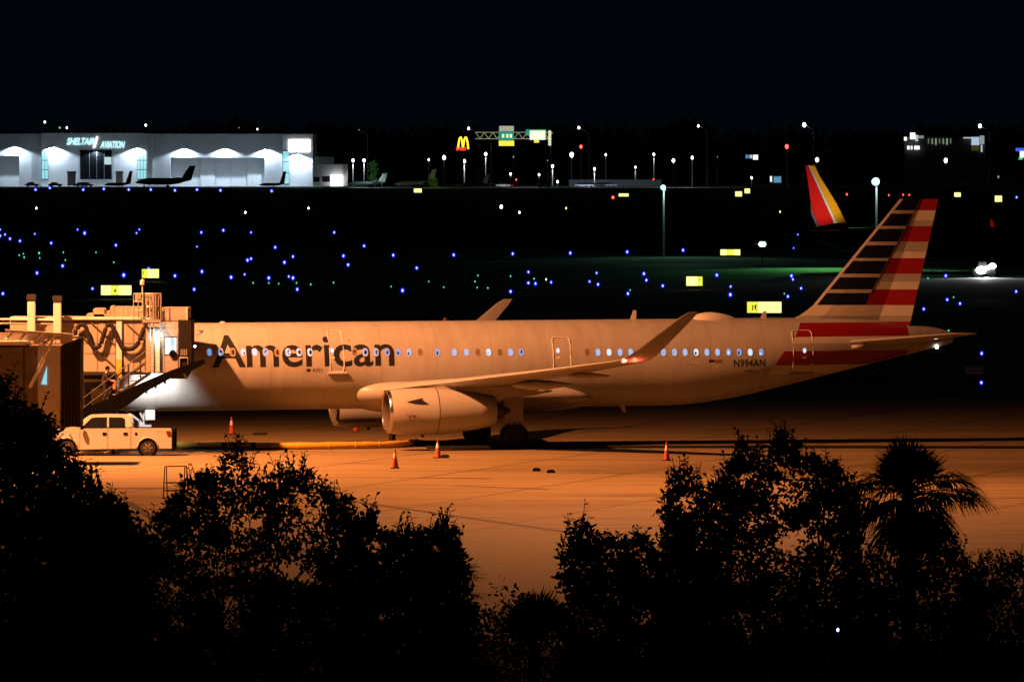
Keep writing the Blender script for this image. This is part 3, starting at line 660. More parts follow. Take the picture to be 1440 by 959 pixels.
# light under the bridge on the airliner's nose
lamp('bridge_floodlight', 'SPOT', P(211,534,425.6), P(219,547,428.0), 1600, (1,.95,.88), .12, 74, 1.0)

# the nearer bridge section at the left edge
nb = empty('jet_bridge', (P(50,640,409).x, 409, 0), 0, 'nearer dark brown bridge section with pleated black hood and open roof frame', 'jet bridge')
def npart(mb, name, m, smooth=False, bevel=0):
    mb.v = [(x-nb.location.x, y-nb.location.y, z) for x,y,z in mb.v]; return mb.build(name, m, nb, smooth=smooth, bevel=bevel)
NY = 408.0
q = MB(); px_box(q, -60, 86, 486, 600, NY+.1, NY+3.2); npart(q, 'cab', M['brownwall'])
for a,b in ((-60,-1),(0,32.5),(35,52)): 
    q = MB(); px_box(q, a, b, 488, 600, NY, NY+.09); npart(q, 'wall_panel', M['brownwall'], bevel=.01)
q = MB(); px_box(q, 53, 85, 488, 600, NY+.02, NY+.08); npart(q, 'wall_panel', M['grey'])
q = MB().prism([ (P(58,540,NY).x,P(58,540,NY).z),(P(66,541,NY).x,P(66,541,NY).z),(P(66,515,NY).x,P(66,515,NY).z)], NY-.03, NY+.015); npart(q, 'lit_opening', E['glaze'])
q = MB()
for k in range(6):
    a = 86+k*4.4; b = a+2.6
    q.prism([(P(a,600,NY).x,P(a,600,NY).z),(P(b,600,NY).x,P(b,600,NY).z),(P(b+.9,484-k*1.6,NY).x,P(b,484-k*1.6,NY).z),(P(a+.7,485-k*1.6,NY).x,P(a,485-k*1.6,NY).z)], NY-.06, NY+3.3)
    q.prism([(P(b,600,NY).x,P(b,600,NY).z),(P(a+4.4,600,NY).x,P(a+4.4,600,NY).z),(P(a+5,487-k*1.6,NY).x,P(b,487-k*1.6,NY).z),(P(b+.9,487-k*1.6,NY).x,P(b,487-k*1.6,NY).z)], NY+.06, NY+3.2)
npart(q, 'folding_hood', M['bellows'])
q = MB(); px_box(q, 101, 110, 472.5, 476, NY-.1, NY+.5); npart(q, 'hood_bracket', M['white'])
q = MB().prism([(P(8,463,NY).x,P(8,463,NY).z),(P(104,469,NY).x,P(104,469,NY).z),(P(104,472,NY).x,P(104,472,NY).z),(P(8,467,NY).x,P(8,467,NY).z)], NY-.6, NY-.3); npart(q, 'roof_beam', M['white'])
q = MB(); px_box(q, -60, 37, 480, 485.5, NY-.8, NY+3.3); npart(q, 'canopy_edge', M['white'], bevel=.03)
q = MB(); px_box(q, -60, 60, 468, 479, NY+.5, NY+.7); npart(q, 'roof_web', M['cream'])
for a in (8,28,50,70): q = MB().tube([P(a,478,NY-.45),P(a+10,468,NY-.45)], .07, 6); npart(q, 'roof_strut', M['white'])
q = MB(); px_box(q, 55, 64, 483, 487, NY-.6, NY-.1); npart(q, 'arm_bracket', M['white'])
npart(MB().tube([P(60,485,NY-.4),P(77,472,NY-.4)], .07, 6), 'roof_strut', M['white'])
npart(MB().tube([P(41,545,NY-.3),P(76,474,NY-.3)], .06, 8), 'diagonal_stay', M['white'])
npart(MB().tube([P(44,545,NY-.2),P(70,492,NY-.2)], .035, 8), 'diagonal_stay', M['steel'])
q = MB(); px_box(q, -20, 0, 600, 641, NY+1.2, NY+1.8); npart(q, 'support_leg', M['darkmetal'])
q = MB(); px_box(q, 36, 56, 600, 648, NY+1.2, NY+1.8); npart(q, 'support_leg', M['darkmetal'])

# ------------------------------------------------------------------ person on the stairs
def person(px, py, pz):
    o = empty('person', (px,py,pz), 0, 'person in dark clothes carrying an orange bag up the service stairs', 'person')
    V = {'pel':(0,0,.92,.145),'chest':(.07,0,1.22,.155),'neck':(.14,0,1.43,.06),'head':(.19,0,1.56,.095),'top':(.20,0,1.66,.075),
         'hl':(-.01,-.09,.86,.10),'kl':(.14,-.10,.50,.07),'al':(-.02,-.10,.12,.05),'tl':(.17,-.10,.04,.045),
         'hr':(.02,.09,.86,.10),'kr':(.33,.10,.66,.07),'ar':(.24,.10,.28,.05),'tr':(.44,.10,.22,.045),
         'sl':(.09,-.19,1.36,.07),'el':(.20,-.22,1.10,.05),'wl':(.42,-.16,1.02,.035),'pl':(.50,-.14,1.00,.038),
         'sr':(.09,.19,1.36,.07),'er':(.22,.24,1.11,.05),'wr':(.44,.16,1.04,.035),'pr':(.52,.14,1.02,.038)}
    for k in range(4):
        for s_, sy in (('l',-1),('r',1)):
            b = V['p'+s_]; l_ = (.075,.085,.08,.06)[k]
            V['f%s%d'%(s_,k)] = (b[0]+l_*.8, b[1]+sy*(.03-k*.018), b[2]-.012-.004*k, .010); V['g%s%d'%(s_,k)] = (b[0]+l_*.95, b[1]+sy*(.03-k*.018), b[2]-.055, .008)
    for s_, sy in (('l',-1),('r',1)):
        b = V['p'+s_]; V['f%s4'%s_] = (b[0]-.01, b[1]-sy*.045, b[2]+.01, .011); V['g%s4'%s_] = (b[0]+.03, b[1]-sy*.06, b[2]-.01, .009)
    ed = [('pel','chest'),('chest','neck'),('neck','head'),('head','top'),('pel','hl'),('hl','kl'),('kl','al'),('al','tl'),('pel','hr'),('hr','kr'),('kr','ar'),('ar','tr'),
          ('chest','sl'),('sl','el'),('el','wl'),('wl','pl'),('chest','sr'),('sr','er'),('er','wr'),('wr','pr')]
    for s_ in 'lr':
        for k in range(5): ed += [('p'+s_,'f%s%d'%(s_,k)),('f%s%d'%(s_,k),'g%s%d'%(s_,k))]
    ks = list(V); me = bpy.data.meshes.new('body'); me.from_pydata([V[k][:3] for k in ks], [(ks.index(a),ks.index(b)) for a,b in ed], [])
    b = bpy.data.objects.new('body', me); link(b)
    sk = b.modifiers.new('s','SKIN'); 
    for i,k in enumerate(ks): me.skin_vertices[0].data[i].radius = (V[k][3],V[k][3])
    me.skin_vertices[0].data[0].use_root = True
    ss = b.modifiers.new('u','SUBSURF'); ss.levels = 1; ss.render_levels = 1
    dg = bpy.context.evaluated_depsgraph_get(); m2 = bpy.data.meshes.new_from_object(b.evaluated_get(dg)); bpy.data.objects.remove(b)
    m2.name = 'body'; m2.materials.clear(); m2.materials.append(M['cloth']); m2.materials.append(M['skin'])
    for p_ in m2.polygons:
        c = p_.center
        if c.z > 1.42 or (c.x > .28 and c.z > .93 and abs(c.y) > .05): p_.material_index = 1
    m2.shade_smooth(); b = bpy.data.objects.new('body', m2); link(b); b.parent = o
    MB().ball((.17,0,1.615), .112, 12, sz=1.0).build('hair', M['black'], o, smooth=True)
    fc = MB()
    fc.ball((.29,0,1.555), .018, 6)
    fc.build('nose', M['skin'], o); 
    for s_ in (-1,1): MB().ball((.275,s_*.035,1.585), .010, 6).build('eye', M['black'], o); MB().ball((.185,s_*.098,1.565), .022, 6).build('ear', M['skin'], o)
    MB().box(.272,.282,-.025,.025,1.508,1.514).build('mouth', M['maroon'], o)
    MB().box(-.06,.30,-.2,.2,1.395,1.41).build('collar', M['trim'], o) if False else None
    return o
pk = 9; pp = A_.lerp(B_, pk/(ns-1))
pu = P(146,560,422.9)
t_ = (pu.x-A_.x)/(B_.x-A_.x); pz = A_.z+(B_.z-A_.z)*t_
person(pu.x, 422.9, pz+.0)
bg_ = MB().loft([[( .42+dx*s_, -.2, .62+dz) , (.62+dx*s_, -.2, .62+dz), (.62+dx*s_, .2, .62+dz), (.42+dx*s_, .2, .62+dz)] for dz,s_,dx in ((0,1,0),(.05,1,.0),(.28,1,.01),(.34,1,.0))])
bg_.v = [(x+pu.x, y+422.9, z+pz) for x,y,z in bg_.v]
bgo = bg_.build('bag', M['bag'], bevel=.05); tag(bgo, 'orange bag in the arms of the person on the stairs', 'bag')

# ------------------------------------------------------------------ pickup truck
TY = 419.8; tk = empty('pickup_truck', (P(72,641,TY).x, TY, 0), 0, 'white crew cab pickup truck parked below the jet bridge stairs', 'truck')
def tz(u,v): return ((u-72)/30.63, (641-v)/30.63)
def tprism(pts, y0, y1): return MB().prism([tz(*p) for p in pts], y0, y1)
def arch(cu, cv, r, n=9): return [(cu+r*math.cos(math.pi*k/(n-1)), cv-r*math.sin(math.pi*k/(n-1))) for k in range(n)]
W_ = 2.0
low = [(74,616),(73,608),(77,605.5),(104,600.5),(115,602),(177,601.5),(186,602),(241,602),(242,608),(242,631)] + [(222.5,631)] + arch(207.7,630,14.2) + [(193,631),(110,632.5)] + arch(94,631,14.2) + [(79,631),(74,629)]
tprism(low, 0, W_).build('body', M['truckpaint'], tk, bevel=.04)
cabp = MB(); cp = [(104,601),(121.5,586.5),(126,584),(150,583),(178,583.6),(184,586),(187,601.5)]
n_ = len(cp); o_ = [tz(*p) for p in cp]
cabp.add([(x,.02 + max(0,(z-1.3))*.24,z) for x,z in o_]+[(x,W_-.02-max(0,(z-1.3))*.24,z) for x,z in o_], [tuple(range(n_)),tuple(range(2*n_-1,n_-1,-1))]+[(i,i+n_,(i+1)%n_+n_,(i+1)%n_) for i in range(n_)])
cabp.build('cab', M['truckpaint'], tk, bevel=.04)
def sidepane(pts, name='side_window', m='glass'):
    p_ = [tz(*p) for p in pts]; n = len(p_)
    for sgn in (0,1):
        q = MB()
        f = (lambda x,z: (x, .02+max(0,z-1.3)*.24-.006, z)) if sgn == 0 else (lambda x,z: (x, W_-.02-max(0,z-1.3)*.24+.006, z))
        q.add([f(x,z) for x,z in p_], [tuple(range(n))]); q.build(name, M[m], tk)
sidepane([(114,602),(117,599),(128,588),(134,586.8),(150.5,586.5),(150.5,602)]); sidepane([(153,602),(153,586.5),(172,587),(175.5,589),(176.5,601.5)])
MB().add([(*[tz(105.2,600.8)[0]-.01],.14,tz(0,600.4)[1]),(tz(105.2,0)[0]-.01,W_-.14,tz(0,600.4)[1]),(tz(121,0)[0]-.01,W_-.27,tz(0,586.9)[1]+.012),(tz(121,0)[0]-.01,.27,tz(0,586.9)[1]+.012)],[(0,1,2,3)]).build('windshield', M['glass'], tk)
for u in (151.6,184): MB().prism([tz(u-.3,602),tz(u+.3,602),tz(u+.3,630),tz(u-.3,630)], -.006, .01).build('door_seam', M['black'], tk)
MB().prism([tz(112,604),tz(112.5,604),tz(112.5,630),tz(112,630)], -.006, .01).build('door_seam', M['black'], tk)
for u in (144,173.5): MB().prism([tz(u,608),tz(u+6,608),tz(u+6,611.5),tz(u,611.5)], -.03, .0).build('door_handle', M['black'], tk, bevel=.01)
c = tz(191.5,610); MB().lathe([(0,.07),(.012,.07)], (c[0],-.012,c[1]), 'y', 14).build('fuel_cap', M['black'], tk)
MB().prism([tz(113,604),tz(118,604),tz(119,598),tz(114,597.5)], -.28, -.08).build('side_mirror', M['black'], tk, bevel=.03)
def twheel(u, y0):
    x = tz(u,0)[0]; wv = MB().lathe([(0,.24),(0,.34),(.04,.375),(.2,.375),(.25,.34),(.25,.24)], (x,y0,.378), 'y', 28).build('wheel', M['rubber'], tk, smooth=35)
    rm = MB().lathe([(.02,.24),(.05,.22),(.06,.05)], (x,y0-.03,.378), 'y', 24); 
    for k in range(6):
        a = k*math.pi/3; rm.add([(x+.06*math.cos(a-.5),y0-.01,.378+.06*math.sin(a-.5)),(x+.22*math.cos(a-.16),y0-.014,.378+.22*math.sin(a-.16)),(x+.22*math.cos(a+.16),y0-.014,.378+.22*math.sin(a+.16)),(x+.06*math.cos(a+.5),y0-.01,.378+.06*math.sin(a+.5))],[(0,1,2,3)],1)
    rm.build('rim', [M['darkmetal'],M['metal']], wv)
for u in (94,207.7):
    twheel(u, .02); twheel(u, W_-.27)
    x = tz(u,0)[0]; MB().lathe([(.03,.46),(.8,.46)], (x,0,.36), 'y', 20).build('wheel_well', M['black'], tk)
    pts = [tz(*p) for p in arch(u,630,15)]; MB().tube([(x_,-.005,z_) for x_,z_ in pts], .035, 6).build('wheel_arch_trim', M['truckpaint'], tk, smooth=True)
MB().prism([tz(233,606),tz(240,606),tz(241,614),tz(236,614)], -.012, .0).build('tail_light', M['amber'], tk)
MB().prism([tz(242.4,603.5),tz(246.5,604.5),tz(246.5,633),tz(242.4,633)], .06, W_-.06).build('tailgate', M['black'], tk, bevel=.03)
MB().prism([tz(240,629),tz(248,629),tz(248,634),tz(240,634)], .1, W_-.1).build('rear_bumper', M['darkmetal'], tk, bevel=.02)
MB().prism([tz(71,623),tz(76,622),tz(76,632),tz(72,632)], .05, W_-.05).build('front_bumper', M['metal'], tk, bevel=.03)
MB().prism([tz(72.6,609),tz(77,607.5),tz(77.5,614),tz(73,615)], -.01, .35).build('headlight', M['metal'], tk, bevel=.02)
MB().box(tz(187.5,0)[0],tz(241,0)[0],.1,W_-.1,.75,1.275).build('bed_liner', M['black'], tk)
MB().prism([tz(180,584),tz(185,584),tz(186,588),tz(181,588)], W_*.4, W_*.6).build('brake_lamp', M['trim'], tk)
def strip_text(name, txt, x0, x1, z0, z1, y, m, par, weight=.01, axis=1, shear=0):
    me, a0, a1, b0, b1 = text_mesh(txt, shear, weight)
    for v in me.vertices: v.co = (x0+(v.co.x-a0)/(a1-a0)*(x1-x0), y, z0+(v.co.y-b0)/(b1-b0)*(z1-z0))
    me.materials.clear(); me.materials.append(m); me.name = name; o = bpy.data.objects.new(name, me); link(o); o.parent = par; return o
strip_text('bed_decal', '4X4', tz(221,0)[0], tz(230,0)[0], tz(0,608.5)[1], tz(0,605)[1], -.004, M['grey'], tk)

# ------------------------------------------------------------------ small things on the apron
def cone(u, v, label, sc_=1.0):
    g_ = gnd(u,v); o = empty('traffic_cone', g_, 0, label, 'cone', 'traffic cones round the parked airliner'); s = sc_
    MB().box(-.2*s,.2*s,-.2*s,.2*s,.004,.045).build('base', M['rubber'], o, bevel=.01)
    prof = [(.045,.15*s),(.46*s,.085*s)]; MB().lathe(prof, n=16).build('body', M['orange'], o, smooth=40)
    MB().lathe([(.46*s,.087*s),(.68*s,.052*s)], n=16).build('reflective_band', M['conewhite'], o, smooth=40)
    MB().lathe([(.68*s,.05*s),(.86*s,.022*s)], n=16).build('tip', M['orange'], o, smooth=40)
cone(555.5,658.5,'orange traffic cone with white collar nearest to the trees'); cone(615.5,644,'orange traffic cone beside a black weight in front of the engine')
cone(937.5,647.5,'bright orange traffic cone alone behind the main wheels'); cone(325.5,610.5,'tall orange traffic cone under the forward fuselage')
cone(500,607,'orange traffic cone standing behind the far engine',.95)
def lump(name, u, v, wd, h, dp, m, label, cat):
    g_ = gnd(u,v); o = MB().box(-wd/2,wd/2,-dp/2,dp/2,.004,h).build(name, m, bevel=min(h,dp)*.25); o.location = g_; tag(o, label, cat); return o
def chock(u, v, label, rz=0.0):
    g_ = gnd(u,v); o = empty('wheel_chock', g_, rz, label, 'chock', 'wheel chocks lying on the apron')
    MB().prism([(-.2,.004),(.2,.004),(.16,.12),(.08,.15),(-.08,.15),(-.16,.12)], -.09, .09).build('block', M['rubber'], o, bevel=.015)
    MB().box(-.205,-.17,-.092,.092,.01,.10).build('end_stripe', M['trim'], o)
chock(754.5,662.5,'dark wheel chock left of the pale banded one on open concrete',.05); chock(774.5,665,'pale banded wheel chock at the right of the pair',-.05)
lump('cone_weight', 626, 644, .38, .16, .3, M['rubber'], 'small black rubber weight touching the cone before the engine', 'weight')
lump('ramp_mat', 365.5, 611.5, .72, .12, .5, M['rubber'], 'flat black block on the concrete under the forward fuselage', 'block')
# yellow post under the near engine
g_ = gnd(551.5,620); yp = empty('yellow_post', g_, 0, 'short yellow service post below the near engine inlet', 'post')
MB().lathe([(0,.17),(.5,.16)], n=16).build('post', M['yellow'], yp, smooth=40); MB().lathe([(.5,.14),(.53,.19),(.64,.17),(.72,.06)], n=16).build('cap', M['trim'], yp, smooth=40)
# yellow air hose lying on the ground
hs = empty('air_hose', gnd(420,630), 0, 'long yellow ground air hose lying in front of the airliner', 'hose'); ho = hs.location
pts = [gnd(u,v) for u,v in ((242,631),(330,632),(420,632),(500,631),(560,629.5),(586,627))]
pts = spline([(p_.x-ho.x,p_.y-ho.y,.17) for p_ in pts],6)
MB().tube(pts, [.165+.012*math.sin(i*1.7) for i in range(len(pts))], 14).build('tube', M['yellow'], hs, smooth=True)
for i in range(0,len(pts)-1,3): MB().tube([pts[i]+Vector((-.03,0,0)),pts[i]+Vector((.03,0,0))], .185, 14).build('ring', M['yellow'], hs)
MB().tube([pts[4]+Vector((.2,0,0)),pts[5],pts[8]], .181, 14).build('dark_stretch', M['hose'], hs)  # plain dark stretch near the hose's left end
MB().tube([pts[-1],pts[-1]+Vector((1.6,.3,-.06))], .12, 12).build('end_fitting', M['hose'], hs)
# thin black tube drawing the dark line on to the right
cb = empty('apron_line', gnd(1000,630), 0, 'thin black line stretched straight across the apron behind the wheels', 'black_tube')
pts = [gnd(u,v)-cb.location for u,v in ((600,631),(760,630.5),(1000,630.2),(1250,630.5),(1620,631.5))]
MB().tube([(p_.x,p_.y,.065) for p_ in spline(pts,6)], .075, 8).build('black_tube', M['hose'], cb, smooth=True)
# metal frame stand
g_ = gnd(247,700); fr = empty('metal_stand', g_, .3, 'rusty tubular metal stand on the apron left of the leafy bush', 'stand')
for x_ in (-.42,.42):
    for s_ in (-1,1): MB().tube([(x_*1.04,s_*.32,0),(x_,s_*.12,1.28)], .024, 6).build('leg', M['darkmetal'], fr)
for z_,y_ in ((1.28,.12),(.62,.22),(.3,.27)):
    MB().tube([(-.42,-y_,z_),(.42,-y_,z_)], .024, 6).build('crossbar', M['darkmetal'], fr); MB().tube([(-.42,y_,z_),(.42,y_,z_)], .024, 6).build('crossbar', M['darkmetal'], fr)
for x_ in (-.42,.42): MB().tube([(x_,-.12,1.28),(x_,.12,1.28)], .024, 6).build('crossbar', M['darkmetal'], fr)

# ------------------------------------------------------------------ foreground trees
def leafset(mb, c, rad, n, ln, up=.5, squash=1.0):
    for _ in range(n):
        d = Vector((rnd.gauss(0,1),rnd.gauss(0,1),rnd.gauss(0,1))).normalized()*rad*rnd.random()**.4
        d.z *= squash; p_ = c + d
        a = Vector((rnd.gauss(0,1),rnd.gauss(0,1),rnd.gauss(0,1)+up)).normalized(); b = a.cross(Vector((rnd.gauss(0,1),rnd.gauss(0,1),rnd.gauss(0,1)))).normalized()
        l_ = ln*rnd.uniform(.65,1.25); w_ = l_*.24
        mb.add([p_, p_+a*l_*.5+b*w_, p_+a*l_, p_+a*l_*.5-b*w_], [(0,1,2,3)])
def sprig(mb, st, p_, d, L, ln):          # an upright twig ringed with leaves
    d = d.normalized(); e = p_ + d*L; st.tube([p_, e], [.012,.005], 4)
    k = int(L/.05)
    for i in range(k):
        q = p_.lerp(e, (i+.5)/k); a_ = rnd.uniform(0,6.28)
        o_ = Vector((math.cos(a_),math.sin(a_),rnd.uniform(-.1,.9))).normalized(); b = o_.cross(d).normalized()
        l_ = ln*rnd.uniform(.7,1.2); w_ = l_*.26
        mb.add([q, q+o_*l_*.5+b*w_, q+o_*l_, q+o_*l_*.5-b*w_], [(0,1,2,3)])
def tree(name, top, Y, u0, bottom, label, cat='tree', nclus=240, ln=.13, depth=1.6, dens=46, gap=.0, droop=False, crad=.36, sprigs=60):
    s = F/Y; base = Vector(((u0-720)/s, Y, 0)); root = empty(name, base, 0, label, cat)
    crown = MB(); tr = MB(); tips = []
    us = [p_[0] for p_ in top]
    def vt(u):
        for i in range(len(top)-1):
            if top[i][0] <= u <= top[i+1][0]: return top[i][1]+(top[i+1][1]-top[i][1])*(u-top[i][0])/(top[i+1][0]-top[i][0])
        return top[-1][1]
    vmin = min(p_[1] for p_ in top)
    c = 0
    while c < nclus:
        u = rnd.uniform(us[0], us[-1]); t0 = vt(u); v = t0 + 12 + (bottom-t0)*rnd.random()**(1.9 if c % 5 < 2 else .9)
        if v > bottom: continue
        y = Y + rnd.uniform(-depth, depth)
        q = Vector(((u-720)/s, y, H-(v-HV)/s))
        rr = crad*rnd.uniform(.6,1.15)*(0.62 if v-t0 < 40 else 1)
        leafset(crown, q-base, rr, int(dens*(rr/crad)**1.6)+6, ln, .4, .8)
        tips.append(q-base); c += 1
    for k in range(sprigs):
        u = rnd.uniform(us[0], us[-1]); v = vt(u) + rnd.uniform(6,40); y = Y+rnd.uniform(-depth,depth)
        q = Vector(((u-720)/s, y, H-(v-HV)/s)) - base
        sprig(crown, tr, q, Vector((rnd.uniform(-.5,.5),rnd.uniform(-.4,.4),1)), rnd.uniform(.2,.5), ln*.9)
    for (u,v) in top[1:-1]:
        q = Vector(((u-720)/s, Y+rnd.uniform(-.5,.5), H-(v+22-HV)/s)) - base
        for _ in range(4): sprig(crown, tr, q+Vector((rnd.uniform(-.12,.12),0,rnd.uniform(-.1,.05))), Vector((rnd.uniform(-.35,.35),rnd.uniform(-.3,.3),1)), rnd.uniform(.25,.42), ln*.9)
        leafset(crown, q-Vector((0,0,.12)), .2, 26, ln)
    if droop:
        for _ in range(90):
            u = rnd.uniform(us[0]+100, us[-1]-20); v = vt(u)+rnd.uniform(20,120); q = Vector(((u-720)/s, Y+rnd.uniform(-depth,depth), H-(v-HV)/s)) - base
            for j in range(16):
                p_ = q+Vector((rnd.gauss(0,.07),rnd.gauss(0,.07),-.045*j)); crown.add([p_, p_+Vector((.015,.0,-.12)), p_+Vector((rnd.uniform(-.03,.03),.01,-.22))], [(0,1,2)])
    zt_ = H-(vmin-HV)/s; hub = Vector((0,0,max(1.2,zt_*.35)))
    tr.tube([(0,0,-.1),(.03,.02,hub.z*.5),hub], [.17,.13,.11], 8)
    cen = []
    for k in range(7):
        q = rnd.choice(tips); m_ = hub.lerp(q,.55)+Vector((rnd.uniform(-.2,.2),rnd.uniform(-.2,.2),.15)); tr.tube([hub,m_,q],[.075,.05,.02],6); cen.append(m_)
    for q in tips[::9]:
        b = min(cen, key=lambda p_: (p_-q).length); tr.tube([b, b.lerp(q,.6)+Vector((0,0,.06)), q], [.022,.014,.006], 4)
    tr.build('trunk', M['bark'], root); crown.build('crown', M['leaf'], root)
    return root
tree('oak_tree', [(-30,522),(0,532),(20,552),(44,572),(70,594),(88,640),(108,655),(128,662),(134,706),(150,694),(172,708),(188,742),(194,800),(205,860)], 150, 60, 1010, 'dense black oak with drooping moss hiding the truck front at the left edge', nclus=720, ln=.14, dens=52, depth=2, droop=True, crad=.4, sprigs=50)
tree('leafy_tree', [(180,770),(198,740),(228,712),(250,690),(262,668),(285,655),(302,664),(318,636),(328,615),(345,640),(372,660),(400,650),(420,640),(432,662),(458,672),(480,690),(492,700),(500,745),(520,790)], 190, 350, 985, 'leafy tree with ragged upright sprigs beside the metal stand', nclus=520, ln=.15, dens=54, crad=.30, sprigs=70)
tree('leafy_tree', [(470,790),(500,735),(518,708),(530,745),(552,745),(568,735),(590,742),(612,738),(628,718),(640,742),(645,775),(662,840)], 180, 560, 985, 'bushy tree with a flat ragged top between the stand tree and palm', nclus=370, ln=.15, dens=56, crad=.30, sprigs=60)
tree('leafy_tree', [(792,800),(800,735),(822,726),(838,748),(860,752),(880,748),(900,738),(918,765),(940,745),(960,780),(1010,790)], 185, 880, 985, 'lower leafy tree with sprays reaching left over the open concrete', nclus=340, ln=.15, dens=56, crad=.30, sprigs=50)
tree('leafy_tree', [(935,720),(946,662),(962,648),(978,668),(992,690),(1010,672),(1030,640),(1042,612),(1058,628),(1078,640),(1092,612),(1101,588),(1110,615),(1128,634),(1150,640),(1172,645),(1195,660),(1205,720),(1210,770)], 185, 1080, 985, 'tall leafy tree left of the fan palm, top twig above the dark line', nclus=540, ln=.15, dens=54, crad=.30, sprigs=80)
tree('leafy_tree', [(1175,830),(1200,790),(1230,770),(1262,745),(1290,735),(1330,735),(1350,760),(1372,800),(1385,850)], 178, 1290, 985, 'dark tree filling in below the fan palm crown', nclus=330, ln=.13, dens=46, crad=.34, sprigs=30)
tree('round_bush', [(1345,850),(1365,795),(1385,778),(1410,772),(1435,778),(1470,790)], 175, 1420, 985, 'rounded dark bush at the lower right edge', 'bush', nclus=170, ln=.09, dens=70, crad=.33, sprigs=20)

def frond(mb, st, o_, d, stem, ln, n=30, spread=2.6, droop=.5):
    d = d.normalized(); pts = [o_ + d*stem*t + Vector((0,0,-.18*droop*stem*t*t)) for t in (0,.35,.7,1)]
    st.tube(pts, [.018,.013,.010,.008], 5)
    e = pts[-1]; d2 = (pts[-1]-pts[-2]).normalized()
    side_ = d2.cross(Vector((0,0,1)));  side_ = side_.normalized() if side_.length > 1e-3 else Vector((1,0,0)); nr = side_.cross(d2).normalized()
    for k in range(n):
        a = -spread/2+spread*k/(n-1); dr = (d2*math.cos(a)+side_*math.sin(a)+nr*rnd.uniform(-.10,.16)).normalized()
        l_ = ln*(1-.28*abs(a)/(spread/2))*rnd.uniform(.85,1.05); q0 = e; q1 = e+dr*l_*.5+Vector((0,0,-.03)); q2 = e+dr*l_*.82+Vector((0,0,-.10*l_-.08*droop)); q3 = e+dr*l_+Vector((0,0,-.28*l_*droop-.1))
        wd = dr.cross(nr).normalized()*.021
        mb.add([q0-wd*.4,q0+wd*.4,q1+wd,q1-wd,q2+wd*.6,q2-wd*.6,q3], [(0,1,2,3),(3,2,4,5),(5,4,6)])
def palm(name, u, v, Y, label, nf=34, stem=.85, ln=.85, lo=-.5, hi=1.35, trunk_r=.16, droop=.6, fans=False):
    c = P(u,v,Y); root = empty(name, (c.x,Y,0), 0, label, 'palm'); crown = MB(); st = MB()
    h = Vector((0,0,c.z))
    if fans:      # a full crown: upright fans in the middle, broad fans leaning out to all sides, a hanging skirt
        for n_, e0, e1, s_, l_, dr_, sp in ((24,.75,1.45,.40,.86,.15,2.3),(24,.0,.60,1.08,1.0,1.0,2.4),(15,-.95,-.1,.62,.88,1.3,2.6)):
            for k in range(n_):
                az = 2*math.pi*k/n_ + rnd.uniform(-.12,.12); el = rnd.uniform(e0,e1)
                frond(crown, st, h+Vector((0,0,rnd.uniform(-.2,.1))), Vector((math.cos(az)*math.cos(el),math.sin(az)*math.cos(el),math.sin(el))), s_*rnd.uniform(.85,1.12), l_*rnd.uniform(.88,1.1), 34, sp, dr_)
        nf = 0
    for k in range(nf):
        el = lo+(hi-lo)*(k/nf)**.8; az = k*2.39996+rnd.uniform(-.2,.2)
        frond(crown, st, h+Vector((0,0,rnd.uniform(-.15,.1))), Vector((math.cos(az)*math.cos(el),math.sin(az)*math.cos(el),math.sin(el))), stem*rnd.uniform(.8,1.1), ln*rnd.uniform(.85,1.1), 30, 3.0, droop)
    rings = [(0,trunk_r*1.15),(c.z*.3,trunk_r),(c.z*.6,trunk_r*.95),(c.z*.9,trunk_r*1.15),(c.z,trunk_r*.7)]
    MB().lathe(rings, n=12).build('trunk', M['bark'], root, smooth=True); st.build('leaf_stalk', M['palm'], root); crown.build('crown', M['palm'], root)
palm('fan_palm', 1277, 688, 186, 'tall fan palm silhouetted against the orange apron at the right', 42, 1.12, 1.0, -1.1, 1.2, fans=True)
palm('fan_palm', 612, 835, 190, 'small palm whose fronds poke out right of the flat topped tree', 20, .6, .75, .1, 1.3, .12, .25)
palm('fan_palm', 752, 905, 190, 'low spiky palm standing in the gap at bottom centre', 34, .45, .85, .55, 1.5, .12, .1)
ug = MB()
for _ in range(2200):
    y = rnd.uniform(205,238); u = rnd.uniform(-40,1480); z = rnd.uniform(.2,2.9)*(.8+.25*math.sin(u*.02)+.15*math.sin(u*.053))
    leafset(ug, Vector(((u-720)*y/F,y,z)), .42, 26, .17, .3)
ug.build('undergrowth', M['leaf'], kind='stuff')

